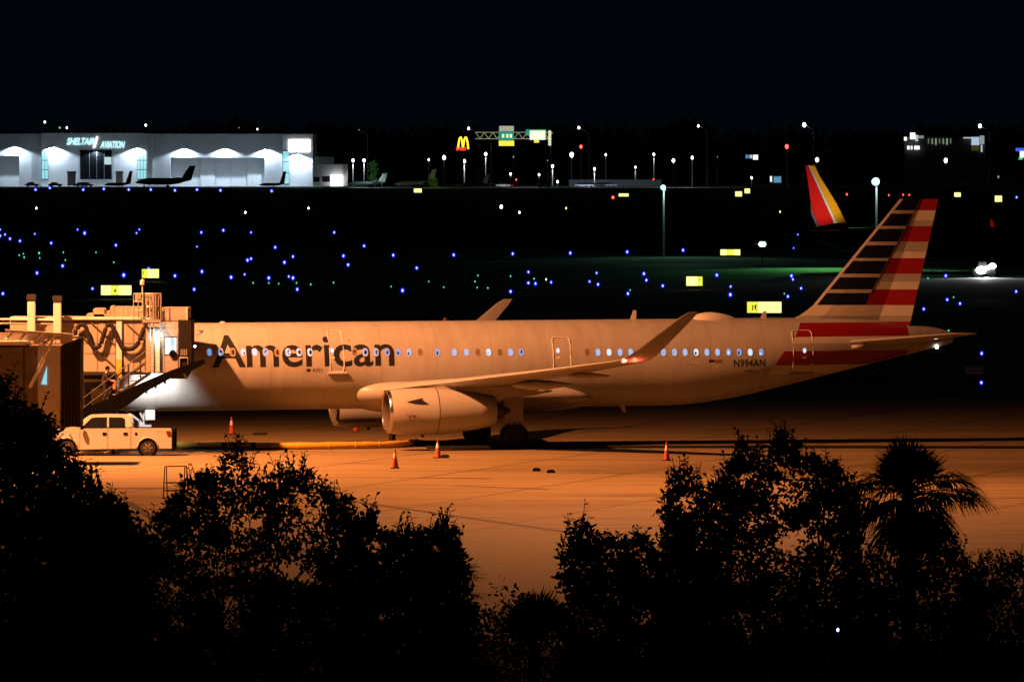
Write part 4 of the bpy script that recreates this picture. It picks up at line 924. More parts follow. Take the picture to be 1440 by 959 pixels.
# ------------------------------------------------------------------ airfield lights and signs
BLUEHALO = bpy.data.materials.new('blue_halo_glow'); BLUEHALO.use_nodes = True; _n = BLUEHALO.node_tree
_n.nodes.remove(_n.nodes['Principled BSDF']); _m = _n.nodes.new('ShaderNodeMixShader'); _t = _n.nodes.new('ShaderNodeBsdfTransparent'); _e = _n.nodes.new('ShaderNodeEmission')
_e.inputs[0].default_value = (.01,.012,1,1); _e.inputs[1].default_value = .6; _m.inputs[0].default_value = .5
_n.links.new(_t.outputs[0], _m.inputs[1]); _n.links.new(_e.outputs[0], _m.inputs[2]); _n.links.new(_m.outputs[0], _n.nodes['Material Output'].inputs[0]); BLUEHALO.cycles.emission_sampling = 'NONE'
protos = {}
def ground_light(kind, u, v, label, cat, group, size=1.0):
    Y = F*(H-.35)/(v-HV); r = max(.07, 1.55*size*Y/F)
    key = (kind, round(r,2))
    if key not in protos:
        o = empty('taxiway_light', (0,0,0)); 
        MB().lathe([(0,.09),(.02,.09),(.03,.03),(.28-r*.3,.03)], n=8).build('stake', M['yellow'], o)
        MB().ball((0,0,.35), r*.82, 8, sz=1.4).build('bulb', E[kind], o, smooth=True)
        if kind == 'blue': MB().ball((0,0,.35), r*2.1, 10, sz=1.1).build('halo_ball', BLUEHALO, o, smooth=True)  # translucent ball stands in for the blue glare round the bulb
        protos[key] = o
    else: o = copy_tree(protos[key])
    o.location = ((u-720)*Y/F, Y, 0); tag(o, label, cat, group); o.name = 'taxiway_light'
ORD = 'leftmost,second from left,third from left,fourth from left,fifth from left,sixth from left,seventh from left,eighth from left,ninth from left,tenth from left,eleventh from left,twelfth from left,thirteenth from left,fourteenth from left,fifteenth from left,sixteenth from left,seventeenth from left,eighteenth from left,nineteenth from left'.split(',')
def lights(kind, lst, label, group, size=1.0, cat='taxiway light'):
    for i, p_ in enumerate(sorted(lst)):
        a, _, b = label.partition(' light '); ground_light(kind, p_[0], p_[1], '%s light, %s %s' % (a, ORD[i] if i < len(lst)-1 else 'rightmost', b), cat, group, p_[2] if len(p_) > 2 else size)
lights('blue', [(50,267),(70,264.7),(117,267),(146,266),(181,267),(212,267),(246,268),(277,267),(310,268),(382,269)], 'blue taxiway light in the row before the white hangar', 'blue lights before the hangar', .95)
lights('blue', [(0,332),(7,330,.7),(14,336),(28,339,.9),(0,323,.7),(49,329,.65),(109,323,.6),(119,328,1.1),(72,342,.9),(163,345),(192,328,.65),(196,323,.6),(283,327,.9),(314,324),(353,327,.7),(387,348),(470,327,.9),(277,347,.6),(512,346)], 'blue taxiway light in the far scatter above the jet bridge roof', 'blue lights in the far scatter', .95)
lights('blue', [(88,374),(52,384),(174,387,1.25),(246,388),(284,382),(130,406,.9),(4,413),(209,378.4),(273,407),(418,407),(325,390,1.15),(344,386,.8),(378,391,1.1),(406,389,.9),(412,391,1.1),(400,369,1.1),(348,366),(353,364,.9),(412,361,.9)], 'blue taxiway light behind the jet bridge, nearer than the far scatter', 'blue lights behind the jet bridge', 1.05)
lights('blue', [(483,360),(553,359),(638,358.6),(721,357),(802,356),(882,354.4),(960.5,352)], 'blue taxiway light in the evenly spaced line above the fuselage', 'evenly spaced line of blue lights', 1.0)
lights('blue', [(489.5,372.5),(586,377),(566,408.6,1.2),(743,382.6,.9),(743,398),(753,399),(775,397,.9),(718,410,1.1),(829,396,.85),(839,384,.85),(841,400),(883,413,1.1),(905.5,385),(909,394),(932,402)], 'blue taxiway light in the loose cluster just above the fuselage', 'blue lights above the fuselage', 1.0)
lights('blue', [(1122,330,.6),(1116,349,.5),(1008,387),(1027.5,403,.8),(1027,414.5,1.15),(1113,388,1.05),(1115,393,.9),(1126.5,405.5,.9),(1108,417)], 'blue taxiway light left of the striped tail near a yellow sign', 'blue lights left of the tail', 1.0)
lights('blue', [(1330,388),(1332,421.5),(1350,427),(1299,434.6),(1429,410),(1429.6,277.7,.8)], 'blue taxiway light right of the striped tail on dark grass', 'blue lights right of the tail', 1.0)
ground_light('blue',1380.5,497,'blue taxiway light above the maroon notice right of the tail','taxiway light','blue lights right of the tail',1.1)
ground_light('blue',1380,538,'blue taxiway light below the maroon notice right of the tail','taxiway light','blue lights right of the tail',1.1)
lights('green', [(55,356,1),(27,359,.7),(34,362,.8),(33,357,.6),(56,363,.6),(89,355,.7),(92,366,.7),(135,355,.7),(160,369,.7)], 'small green taxiway centre light behind the left bridge section', 'green centre lights on the left', .8)
lights('green', [(356,398,.7),(378,398,.7),(392,399,.6),(417,398,.7),(437,400,.7),(469,397.5,.7),(550,403,.6),(603,396,.6),(624,404,.7),(668,396,.7),(672,387.5,.7),(671,404.5,.6),(686,405,.8),(718,388.5,.7),(751,392,.8),(886,408,.6)], 'small green taxiway centre light in the row just above the fuselage', 'green centre lights above the fuselage', .7)
lights('green', [(1103,413,.6),(1305,391.6,.7),(1341,418,.6),(1334,465,.6)], 'small green taxiway centre light near the striped tail', 'green centre lights by the tail', .7)
lights('white', [(51,293,.8),(345,299,.9),(434,293,.8),(730.5,299,.9),(768,393,.6)], 'small white runway edge light in the dark field', 'white runway lights', .9)
ground_light('white',705,291,'largest white runway light high above mid fuselage','runway light',None,1.5)
lights('amber', [(796,293,.8),(1097,298,.8)], 'small amber runway light in the dark field', 'amber runway lights', .8, 'runway light')
ground_light('red',862,278,'bright red obstruction light beside a small yellow sign','warning light',None,1.3)
lights('red', [(1191,273.5,.9),(1250,274.6,.7),(1270,274,.7),(1278.5,274.6,.7)], 'small red light in the far row behind the striped tail', 'red lights behind the tail', .8, 'warning light')
# the blue light glimpsed low through the trees
g_ = P(1178,885,166); bl = empty('garden_light', (g_.x,166,0), 0, 'single blue light low among the dark trees at right', 'light')
MB().lathe([(0,.04),(g_.z,.03)], n=8).build('post', M['darkmetal'], bl); MB().ball((0,-.05,g_.z), .026, 8, sz=1.3).build('lens', E['blue'], bl)

def airfield_sign(u0,u1,v0,v1,label,split=(),text=None, name='airfield_sign'):
    Y = F*(H-.35)/(v1-HV) if v1 > 300 else F*(H-.5)/(v1-HV)
    a, b = P(u0,v1,Y), P(u1,v0,Y); o = empty(name, ((a.x+b.x)/2,Y,0), 0, label, 'sign', 'lit yellow airfield signs'); wd = b.x-a.x; h0, h1 = a.z, b.z
    MB().box(-wd/2-.04,wd/2+.04,.0,.3,h0-.04,h1+.04).build('housing', M['signblk'], o)
    cuts = [0]+list(split)+[1]
    for i in range(len(cuts)-1):
        br = (i % 2 == 0) if len(cuts) != 3 or text is None or text[1] > .5 else (i == 1)
        q = MB().box(-wd/2+wd*cuts[i]+.01,-wd/2+wd*cuts[i+1]-.01,-.03,-.004,h0,h1).build('sign_panel', E['signw'] if br else E['sign'], o, bevel=.01)
    for x_ in (-wd*.35,wd*.35): MB().box(x_-.04,x_+.04,.1,.2,0,h0-.04).build('leg', M['signblk'], o)
    if text:
        t_, c0, c1, z0, z1 = text; strip_text('sign_lettering', t_, -wd/2+wd*c0, -wd/2+wd*c1, h0+(h1-h0)*z0, h0+(h1-h0)*z1, -.045, M['signblk'], o, .05)
    return o
airfield_sign(142,185,401.5,415,'long lit yellow sign in three panels marked 4, above the jet bridge',(.34,.57),('4',.42,.49,.25,.65))
airfield_sign(199.5,223.5,378.5,391,'lit yellow sign with a tiny arrow behind the bridge ladder mast',(.3,),('F',.07,.12,.4,.75))
o = airfield_sign(1050.5,1099,424.5,440,'widest lit yellow sign, black letters at its left end, left of the tail',(.31,),('J (',.13,.29,.22,.72))
q = MB().box(-.80,-.67,-.05,-.035,.72,1.0); q.build('sign_block', M['signblk'], o)
airfield_sign(965,988,389,402,'lit yellow sign with a small black mark at its right end',(.72,),('J',.79,.85,.55,.78))
airfield_sign(1013,1041,351,359,'long thin lit yellow sign farther out than the one with mark',(.33,.66))
for a,b,c,d,l in [(582,593,265.5,271,'tiny lit yellow sign below the dark parked jets'),(870,884,272.5,276.5,'thin lit yellow sign right beside the red light'),(1034,1043.5,269.5,276.5,'lower of two tiny yellow signs far left of the red tail'),(1047,1054.6,265.5,272,'upper of two tiny yellow signs far left of the red tail'),(1342,1351,271,277,'tiny lit yellow sign just right of the striped tail tip'),(1399,1409,275.5,284,'tiny lit yellow sign near the right edge far out')]:
    airfield_sign(a,b,c,d,l)
# the maroon notice
Y = 566; a, b = P(1356,528,Y), P(1383.5,514,Y); mn = empty('notice_board', ((a.x+b.x)/2,Y,0), 0, 'dull maroon notice board with faint lettering right of the tail', 'sign'); wd = b.x-a.x
MB().box(-wd/2,wd/2,0,.06,a.z,b.z).build('board', M['maroon'], mn)
for x_ in (-wd*.4,wd*.4): MB().box(x_-.03,x_+.03,.01,.05,0,a.z).build('leg', M['steel'], mn)
strip_text('lettering','DO NOT CROSS',-wd*.44,wd*.44,a.z+.36,a.z+.52,-.01,M['trim'],mn,.01); strip_text('lettering','UNTIL CLEAR',-wd*.42,wd*.42,a.z+.12,a.z+.28,-.01,M['trim'],mn,.01)
lamp('notice_fill','SPOT',(P(1370,500,560).x,562,3.4),(P(1370,521,566).x,566,1.0),18,(1,.8,.8),.1,60)  # unseen spot added so the unlit board shows up

# the two tall apron lamp posts out on the field
def mast(u, vt, Y, r, label, energy, side_=0):
    t = P(u,vt,Y); o = empty('floodlight_mast', (t.x,Y,0), 0, label, 'lamp post')
    MB().lathe([(0,.17),(t.z,.11)], n=8).build('pole', M['white'], o)
    MB().lathe([(t.z-.35,.2),(t.z-.15,.32),(t.z-.05,.2)], n=10).build('lamp_head', M['white'], o)
    MB().ball((-.1,-.35,t.z+.1), r, 10).build('lens', E['cyan'], o, smooth=True)
    lamp('mast_light','POINT',(t.x,Y-1.0,t.z+.2),None,energy,(.55,1,.9),.4)
mast(933.5,265,1150,.33,'slim cyan-lit floodlight mast standing alone above the fuselage',400)
mast(1232.5,257,980,.44,'bright cyan floodlight mast rising beside the striped tail tip',500)
t = P(1072,343.5,1050); o = empty('low_floodlight', (t.x,1050,0), 0, 'small tilted greenish floodlight left of the red tail', 'lamp post')
MB().lathe([(0,.06),(t.z,.05)], n=6).build('pole', M['darkmetal'], o); MB().tube([(0,0,t.z),(-.8,0,t.z)], .05, 6).build('arm', M['steel'], o)
MB().lathe([(-.42,.1),(-.3,.28),(.3,.28),(.42,.1)], (0,-.1,t.z), 'x', 12).build('lens', emis('greenish_lens', (.55,1,.85), 4), o).rotation_euler = (0,0,0)
lamp('grass_glow','SPOT',(P(1165,330,1060).x,1052,11),(P(1165,375,1050).x,1040,0),16000,(.2,1,.22),.4,85,.9)
lamp('grass_glow','SPOT',(P(970,300,1150).x,1160,10),(P(960,362,1142).x,1130,0),4000,(.35,1,.6),.4,60,.9)
lamp('grass_glow','SPOT',(P(1318,330,1030).x,1030,7),(P(1318,380,1020).x,1020,0),1400,(.55,1,.75),.4,40,.9)

# ------------------------------------------------------------------ the second airliner, dark, red and yellow tail
DY = 1020.0; AL2 = empty('airliner', (P(1130,390,DY).x+.3, DY, 0), 0, 'dark unlit airliner behind, only its red and yellow tail lit', 'airplane')
S2 = [(-38.0,3.4,3.2,.05),(-37.6,4.0,2.6,.7),(-36.5,4.7,2.0,1.3),(-34.5,5.4,1.6,1.8),(-32,5.5,1.5,1.88),(-14,5.5,1.5,1.88),(-8,5.5,1.9,1.8),(-4,5.4,2.9,1.4),(-1,5.2,4.1,.6),(0,5.0,4.6,.2)]
S2 = [(x+38,a-.6,b-.6,c) for x,a,b,c in S2]
q = body('fuselage', S2, M['swblue'], AL2, 24, 40); q.matrix_local = Matrix.Rotation(math.pi,4,'Z') @ Matrix.Translation((-38,0,0))
def x2(u): return (u-720)*DY/F - AL2.location.x
def z2(v): return H-(v-HV)*DY/F
fl = [(1132.5,232.5),(1145,233),(1150,247),(1185,318),(1192,327),(1157,325),(1143,303),(1139,280)]
# fin bands: red rear, pale line, yellow leading part, tapering section
def fband(name, pts, m, t=.14, yo=0):
    MB().prism([(x2(u),z2(v)) for u,v in pts], -t, t).build(name, m, AL2, bevel=.03)
fband('fin_red_panel', [(1132.5,232.5),(1136.2,232.6),(1178,325),(1155,324),(1143,300),(1139.5,280),(1136,255)], M['swred'])
fband('fin_pale_stripe', [(1136.4,232.7),(1139,232.8),(1182,325),(1178.3,325)], M['white'])
fband('fin_yellow_panel', [(1139.2,232.8),(1145.5,233),(1152,247),(1175,284),(1196,325),(1182.3,325)], M['swyel'])
fband('fin_blue_edge', [(1139,282),(1142.8,300),(1154.5,324),(1150.5,323.5),(1140.5,301)], M['swblue'], .10)
for s in (-1,1):
    MB().loft([foil((x2(1190)-c,s*y,z),c,.09,(0,0,1)) for a,y,z,c in ((0,.6,4.9,3.6),(0,7.0,5.4,1.4))]).build('tailplane', M['swblue'], AL2)
    wx = x2(1400)
    MB().loft([foil((wx+6.5-.5*y_-c+1,s*y_,z_),c,.11,(0,0,1)) for y_,z_,c in ((1.5,2.0,7.0),(6,2.5,4.4),(16.8,3.7,1.5))]).build('wing', M['swblue'], AL2)
def z3(v): return H-(v-HV)*(DY+17)/F
def x3(u): return (u-720)*(DY+17)/F - AL2.location.x
wl = MB().prism([(x3(1392.5),z3(309)),(x3(1395.5),z3(309)),(x3(1403),z3(331)),(x3(1406),z3(343)),(x3(1396.5),z3(341)),(x3(1393),z3(325))], 16.85, 17.05); wl.build('wingtip_fin', M['swred'], AL2)
MB().prism([(x3(1393.2),z3(330)),(x3(1398),z3(333)),(x3(1399.5),z3(342)),(x3(1396),z3(341.2))], 16.8, 16.84).build('wingtip_stripe', M['white'], AL2)
MB().tube([(x3(1402.5),16.9,z3(339)),(x3(1409.5),16.9,z3(343.5))], .14, 8).build('navigation_light', E['red'], AL2)
for s in (-1,1):
    MB().lathe([(0,.85),(.4,1.0),(1.8,1.0),(3.6,.6)], (x2(1425),s*4.8,1.5), 'x', 16).build('engine', M['swblue'], AL2)
    MB().tube([(x2(1385),s*2.8,.5),(x2(1385),s*2.8,2.2)], .15, 6).build('gear_leg', M['darkmetal'], AL2); MB().lathe([(-.25,.3),(-.2,.55),(.2,.55),(.25,.3)], (x2(1385),s*2.8,.56), 'y', 14).build('wheel', M['rubber'], AL2)
MB().tube([(x2(1580),0,.4),(x2(1580),0,1.8)], .12, 6).build('gear_leg', M['darkmetal'], AL2)
lamp('tail_logo_light','SPOT',(x2(1165)+AL2.location.x,DY-7,6.2),(x2(1152)+AL2.location.x,DY,9.0),1500,(1,.85,.7),.1,75,.7)
lamp('wingtip_glow','SPOT',(x3(1380)+AL2.location.x,DY+8,6.0),(x3(1399)+AL2.location.x,DY+17,5.0),500,(1,.7,.6),.1,22,.7)
# ramp tug with headlights below that aircraft
TG = gnd(1384,390); tg = empty('ramp_tug', TG, 0, 'ramp tug with glaring white headlights at the right edge', 'tug')
MB().prism([(-1.2,.3),(1.2,.3),(1.2,1.0),(.3,1.05),(.2,1.7),(-.6,1.7),(-.7,1.0),(-1.2,.95)], -.3, .8).build('body', M['far'], tg, bevel=.05)
for x_ in (-.8,.8): MB().lathe([(0,.3),(.25,.3)], (x_,-.35,.3), 'y', 14).build('wheel', M['rubber'], tg)
EG = emis('headlamp_glare', (1,1,1), 14)
MB().ball((-.35,-.45,.75), .55, 10, sz=.75).build('headlamp', EG, tg, smooth=True); MB().ball((.85,-.45,1.2), .4, 10, sz=.75).build('headlamp', EG, tg, smooth=True)
MB().tube([(-.2,-.45,.85),(.9,-.45,1.2)], .2, 8).build('lamp_bar', EG, tg)
lamp('headlamp_light','SPOT',TG+Vector((0,-1.2,1.0)),TG+Vector((-.5,-14,0)),5000,(1,1,1),.3,90,.9)

# ------------------------------------------------------------------ hangar
HY = 2985.0
hg = empty('hangar', (P(200,262,HY).x,HY,0), 0, 'wide white aircraft hangar washed by wall lamps on the far side', 'hangar')
HO = hg.location
def hpart(u0,u1,v0,v1,y0,y1,name,m,par=hg):
    a, b = P(u0,v1,HY), P(u1,v0,HY); return MB().box(a.x-HO.x,b.x-HO.x,y0,y1,max(0,a.z),b.z).build(name, m, par)
# walls are built round the recessed doors
def hz(v): return H-(v-HV)*HY/F
hpart(-60,440,188.5,262.1,3.2,60,'main_hall',M['hangar'])
for a,b,v0,v1,mm in [(-60,-30,188.5,262.1,'hangar'),(-30,27,188.5,219.5,'hangar'),(27,57.6,188.5,262.1,'hangar'),(215.4,240,188.5,262.1,'hangar'),(240,372,188.5,222,'hangar'),(372,397,188.5,262.1,'hangar')]:
    hpart(a,b,v0,v1,0,3.15,'wall',M[mm])
hpart(57.8,207,187.5,262.1,-.8,3.1,'office_wall',M['hangarw']); hpart(207.2,215.2,188,262.1,-2.2,3.1,'pale_pillar',M['white'])
hpart(397.2,440,189,262.1,-1.2,3.1,'tower_wall',M['hangarw'])
ds = [(-30,-1),(-.6,27)]+[(240.2,260),(260.4,281),(281.4,302),(302.4,324),(324.4,347),(347.4,371.8)]
for a,b in ds: hpart(a,b,222.4 if a > 100 else 220,262.1,2.3 if int(a)%2 else 2.6,3.1,'hangar_door',M['hdoor'])
wn = hpart(112.8,157.4,211.5,252.5,-.9,-.82,'office_window',M['signblk'])
xs = [113.4,125.6,126.4,136,136.6,146.4,147,156.8]; ys = [(212,220.6),(221.2,231.6),(232.2,252)]
for i in range(4):
    for k,(v0,v1) in enumerate(ys): hpart(xs[2*i],xs[2*i+1],v0,v1,-.96,-.91,'pane', E['room'] if (i==3 and k==1) else M['glass'], wn)
for u in (126,136.3,146.7): hpart(u-.22,u+.22,211.5,252.5,-1.05,-.97,'mullion',M['pole'],wn)
for a,b in ((58.4,68.2),(192.8,206.4)):
    g2 = hpart(a,b,212,253,-.9,-.82,'glazed_bay',M['far']); n_ = 2 if a < 100 else 3
    for i in range(n_):
        for k in range(3): hpart(a+.5+(b-a-.6)*i/n_,a+(b-a-.6)*(i+1)/n_,213+k*13.2,225.3+k*13.2,-.96,-.91,'pane',E['glaze'],g2)
hpart(406,436.3,196.5,214,-1.6,-1.25,'light_box',E['lightbox'])
g2 = hpart(397.6,407,212,260,-1.35,-1.25,'glazed_bay',M['far']); 
for i in range(3): hpart(398,406.6,213+i*15.5,227.5+i*15.5,-1.45,-1.36,'pane',E['glaze'],g2)
for (u,v) in [(21,205.5),(75,206),(135,212),(193,207.5),(259,208),(316.5,208),(374.5,209),(417.5,216),(448,226)]:
    p_ = P(u,v,HY); yy = -2.0 if u in (75,135,193) else (-2.6 if u > 400 else -1.2)
    if u < 440:
        MB().box(p_.x-HO.x-.3,p_.x-HO.x+.3,yy-.25,yy+.2+.95,p_.z,p_.z+.35).build('wall_lamp', M['white'], hg)
    lamp('hangar_wall_light','SPOT',(p_.x,HY+yy,p_.z-.12),(p_.x,HY+yy+.45,p_.z-5),11000 if u != 135 else 3500,(.66,.83,1.0),.12,148,.25)
# rooftop lettering on the front
def htext(name, txt, u0,u1,v0,v1):
    a, b = P(u0,v1,HY), P(u1,v0,HY); return strip_text(name, txt, a.x-HO.x,b.x-HO.x,a.z,b.z,-1.1,E['letters'],hg,.03,1,.35)
htext('lettering','SHELTAIR',94,133,194.3,204); htext('lettering','AVIATION',141,176,198.8,208.8)
MB().prism([(P(131,210,HY).x-HO.x,hz(208)),(P(133.5,210,HY).x-HO.x,hz(208)),(P(138,190,HY).x-HO.x,hz(192.5)),(P(136.2,190,HY).x-HO.x,hz(192.5))], -1.2,-1.0).build('slash_emblem', E['lightbox'], hg)
# annex to the right
an = empty('annex_building', (P(465,262,2970).x,2970,0), 0, 'low pale annex with lit front at the hangar right end', 'building')
def apart(u0,u1,v0,v1,y0,y1,name,m):
    a, b = P(u0,v1,2970), P(u1,v0,2970); return MB().box(a.x-an.location.x,b.x-an.location.x,y0,y1,max(0,a.z),b.z).build(name,m,an)
apart(440.5,452,231,262,0,12,'wall',M['white']); apart(452.3,487,231.5,262,.6,12,'wall',M['hangar']); apart(482,489,231,262,-.3,.55,'pillar',M['white']); apart(442,468,221,231,4,14,'upper_wall',M['hangarw'])
apart(440.8,449.5,249,256,-.1,-.01,'window',M['glass']); apart(453,464,248,256,.5,.59,'window',M['glass']); apart(465,482,246,262,-1.5,.5,'lit_porch',E['lightbox'])
MB().prism([(P(440,231,2970).x-an.location.x,H-(230.9-HV)*2970/F),(P(448,231,2970).x-an.location.x,H-(230.9-HV)*2970/F),(P(446.5,220,2970).x-an.location.x,H-(220-HV)*2970/F)], 0, 2).build('gable', M['white'], an)
# things along the hangar front
def crate(u0,u1,v0,Y,m,label,cat,name):
    a, b = P(u0,262,Y), P(u1,v0,Y); wd = b.x-a.x; o = empty(name, ((a.x+b.x)/2,Y,0),0,label,cat)
    MB().box(-wd/2,wd/2,-1,1,.3,b.z*.86).build('body',m,o); MB().box(-wd/2-.15,wd/2+.15,-1.1,1.1,b.z*.86+.01,b.z).build('lid',M['grey'],o)
    for x_ in (-wd*.35,wd*.35): MB().box(x_-.2,x_+.2,-.9,.9,0,.29).build('foot',M['far'],o)
crate(95,106.5,241,2970,mat('tan_crate',(.45,.40,.34),.7),'tan cabinet left of the dark hangar window','cabinet','cabinet'); crate(163,173,241,2976,mat('brown_crate',(.38,.32,.28),.7),'brownish cabinet right of the dark hangar window','cabinet','cabinet')
def small_car(u, v, Y, m, label, ln=4.4, roof=1.45):
    p_ = P(u,v,Y); o = empty('parked_car', (p_.x,Y,0), rnd.uniform(-.15,.15), label, 'car', 'vehicles parked along the far apron')
    MB().prism([(-ln/2,.3),(ln/2,.3),(ln/2,.8),(ln*.32,.9),(-ln*.42,.95),(-ln/2,.85)], -.85,.85).build('body',m,o,bevel=.06)
    MB().prism([(-ln*.36,.96),(ln*.26,.92),(ln*.1,roof),(-ln*.25,roof)], -.72,.72).build('cabin',M['glass'],o,bevel=.04)
    for x_ in (-ln*.3,ln*.3):
        for y_ in (-.9,.7): MB().lathe([(0,.32),(.2,.32)],(x_,y_,.32),'y',12).build('wheel',M['rubber'],o)
small_car(45,258,2955,M['far'],'low dark car before the left hangar wall'); small_car(78,258,2952,M['far'],'dark car under the first office wall lamp')
small_car(115,257,2950,M['swred'],'red vehicle before the dark hangar window'); small_car(122,257,2946,M['jetw'],'pale vehicle next to the red one by the hangar window')
small_car(707,258,2900,M['white'],'white car with red tail light on the far road'); small_car(765,258,2890,M['jetw'],'pale car in the far lot below a short lamp'); small_car(712,259,2905,M['swred'],'red car behind the white one on the far road')
for i,u in enumerate((818,826,834,842,850,858)): small_car(u,258,2900+i*3,[M['jetw'],M['white'],M['far'],M['swblue'],M['jetw'],M['white']][i],['silver car at the left end of the floodlit lot','white car second in the floodlit lot','dark car in the middle of the floodlit lot','dark blue car under the lot lamp','silver car right of the lot lamp','white car at the right end of the floodlit lot'][i])

# business jets parked in front of the hangar
def bizjet(u0, u1, vtop, Y, face, m, label, mt=None):
    a, b = P(u0,262,Y), P(u1,262,Y); L = abs(b.x-a.x); ztop = H-(vtop-HV)*Y/F
    o = empty('business_jet', ((a.x+b.x)/2,Y,0), 0 if face < 0 else math.pi, label, 'airplane', 'business jets parked before the hangar'); k = L/20.0
    S = [(0,1.75,1.6,.05),(.6,2.05,1.35,.4),(1.8,2.45,1.15,.75),(3.2,3.0,1.0,1.0),(5,3.15,.95,1.1),(12,3.15,.95,1.1),(14.5,3.05,1.3,.9),(17,2.85,2.0,.5),(18.6,2.7,2.4,.15)]
    S = [((x-10)*k,z1*k,z0*k,h_*k) for x,z1,z0,h_ in S]; body('fuselage', S, m, o, 20, 24)
    kf = ztop
    MB().loft([foil((4.9*k,0,2.5*k),3.7*k,.1,(0,1,0)), foil((8.0*k,0,kf-.15),2.0*k,.09,(0,1,0))]).build('tail_fin', mt or m, o)
    for s in (-1,1):
        MB().loft([foil((-1.6*k,s*.6*k,1.25*k),4.4*k,.1,(0,0,1)),foil((1.8*k,s*8.2*k,1.7*k),1.4*k,.09,(0,0,1)),foil((2.3*k,s*8.5*k,2.6*k),.7*k,.09,(0,s,0))]).build('wing', m, o)
        MB().loft([foil((7.6*k,s*.15*k,kf-.35),2.0*k,.09,(0,0,1)),foil((8.7*k,s*3.4*k,kf-.25),1.0*k,.09,(0,0,1))]).build('tailplane', m, o)
        MB().lathe([(0,.42*k),(.3*k,.56*k),(2.2*k,.55*k),(3.4*k,.34*k)], (2.6*k,s*1.55*k,2.75*k), 'x', 14).build('engine', m, o)
        MB().tube([(.8*k,s*1.6*k,.45*k),(.8*k,s*1.5*k,1.3*k)], .12*k, 6).build('gear_leg', M['far'], o); MB().lathe([(-.18*k,.2*k),(-.15*k,.42*k),(.15*k,.42*k),(.18*k,.2*k)], (.8*k,s*1.6*k,.43*k), 'y', 12).build('wheel', M['rubber'], o)
    MB().tube([(-7*k,0,.35*k),(-7*k,0,1.3*k)], .1*k, 6).build('gear_leg', M['far'], o); MB().lathe([(-.12*k,.15*k),(-.1*k,.32*k),(.1*k,.32*k),(.12*k,.15*k)], (-7*k,0,.33*k), 'y', 12).build('wheel', M['rubber'], o)
    for i in range(5):
        x_ = (-4.2+i*1.5)*k; MB().lathe([(0,.2*k),(.02,.2*k)], (x_,-1.09*k,2.35*k), 'y', 10).build('cabin_window', M['glass'], o)
    return o
bizjet(146,186.5,240,2915,-1,M['far'],'black business jet before the dark hangar window')
bizjet(190,275,232.5,2900,-1,M['jet'],'largest dark business jet in front of the right hangar doors')
bizjet(364,402.5,240.5,2910,-1,M['far'],'small black business jet before the hangar tower')
bizjet(488,545,243,2900,-1,M['jet'],'dark business jet just right of the hangar annex',M['jetw'])
bizjet(556,614,237,2890,-1,M['jetw'],'dim grey business jet beneath the yellow arches')
bizjet(645,688,245,2895,-1,M['jet'],'dim business jet with pale tail right of the grey jet',M['jetw'])

# ------------------------------------------------------------------ far lamps, signs and trees
def far_lamp(u, v, kind, r_px, label, cat='street lamp', group=None, Y=None, vb=None, arm=0, tail=0, pm='pole'):
    Y = Y or (rnd.uniform(3080,3150) if u < 445 else rnd.uniform(2900,3150)); p_ = P(u,v,Y); r = .72*r_px*Y/F
    o = empty('street_lamp', (p_.x,Y,0), 0, label, cat, group)
    ax = arm*Y/F; zp = p_.z - (abs(ax)*.6 if arm else 0)
    MB().lathe([(0,.16),(max(.5,zp-.1),.11)], (ax,.3,0), 'z', 6).build('pole', M[pm], o)
    if arm: MB().tube([(ax,.3,zp-.1),(ax*.5,.3,zp+abs(ax)*.35),(0,.3,p_.z+.1)], .13, 6).build('arm', M[pm], o)
    MB().lathe([(-.05,.3*r+.1),(.18,.2*r+.1),(.3,.05)], (0,.3,p_.z+r*.3), 'z', 8).build('lamp_head', M['pole'], o)
    MB().ball((0,0,p_.z), r, 10, sz=1.35).build('lens', E[kind], o, smooth=True)
    if tail:      # the pole just below the lamp is lit by it
        lamp('lamp_pole_light','SPOT',(p_.x,Y-.9,p_.z+.2),(p_.x,Y+.3,p_.z-6),900*tail,(.8,.9,1),.1,60,.5)
hw = 'highway lamps on tall curved arms'
for u,v,rp,k,am,l in [(814,180,2.0,'white',14,'tall highway lamp with curved arm right of the green sign gantry'),(982,177.5,1.9,'white',12,'tall highway lamp alone above the middle of the field'),(1131,176,3.2,'white',13,'brightest highway lamp, left of the red tail'),(1378,177.5,3.0,'white',13,'bright highway lamp beside the lit building at far right'),(659,181,2.0,'white',14,'highway lamp just left of the green sign gantry'),(205,176.5,1.9,'warm',13,'highway lamp over the middle of the hangar roof'),(63,172,1.8,'warm',14,'highway lamp over the left part of the hangar roof'),(505,183,.9,'dim',12,'dim highway lamp right of the hangar roof'),(336,180,.9,'dim',10,'faint highway lamp above the right hangar doors')]:
    far_lamp(u,v,k,rp,l,group=hw,arm=am)
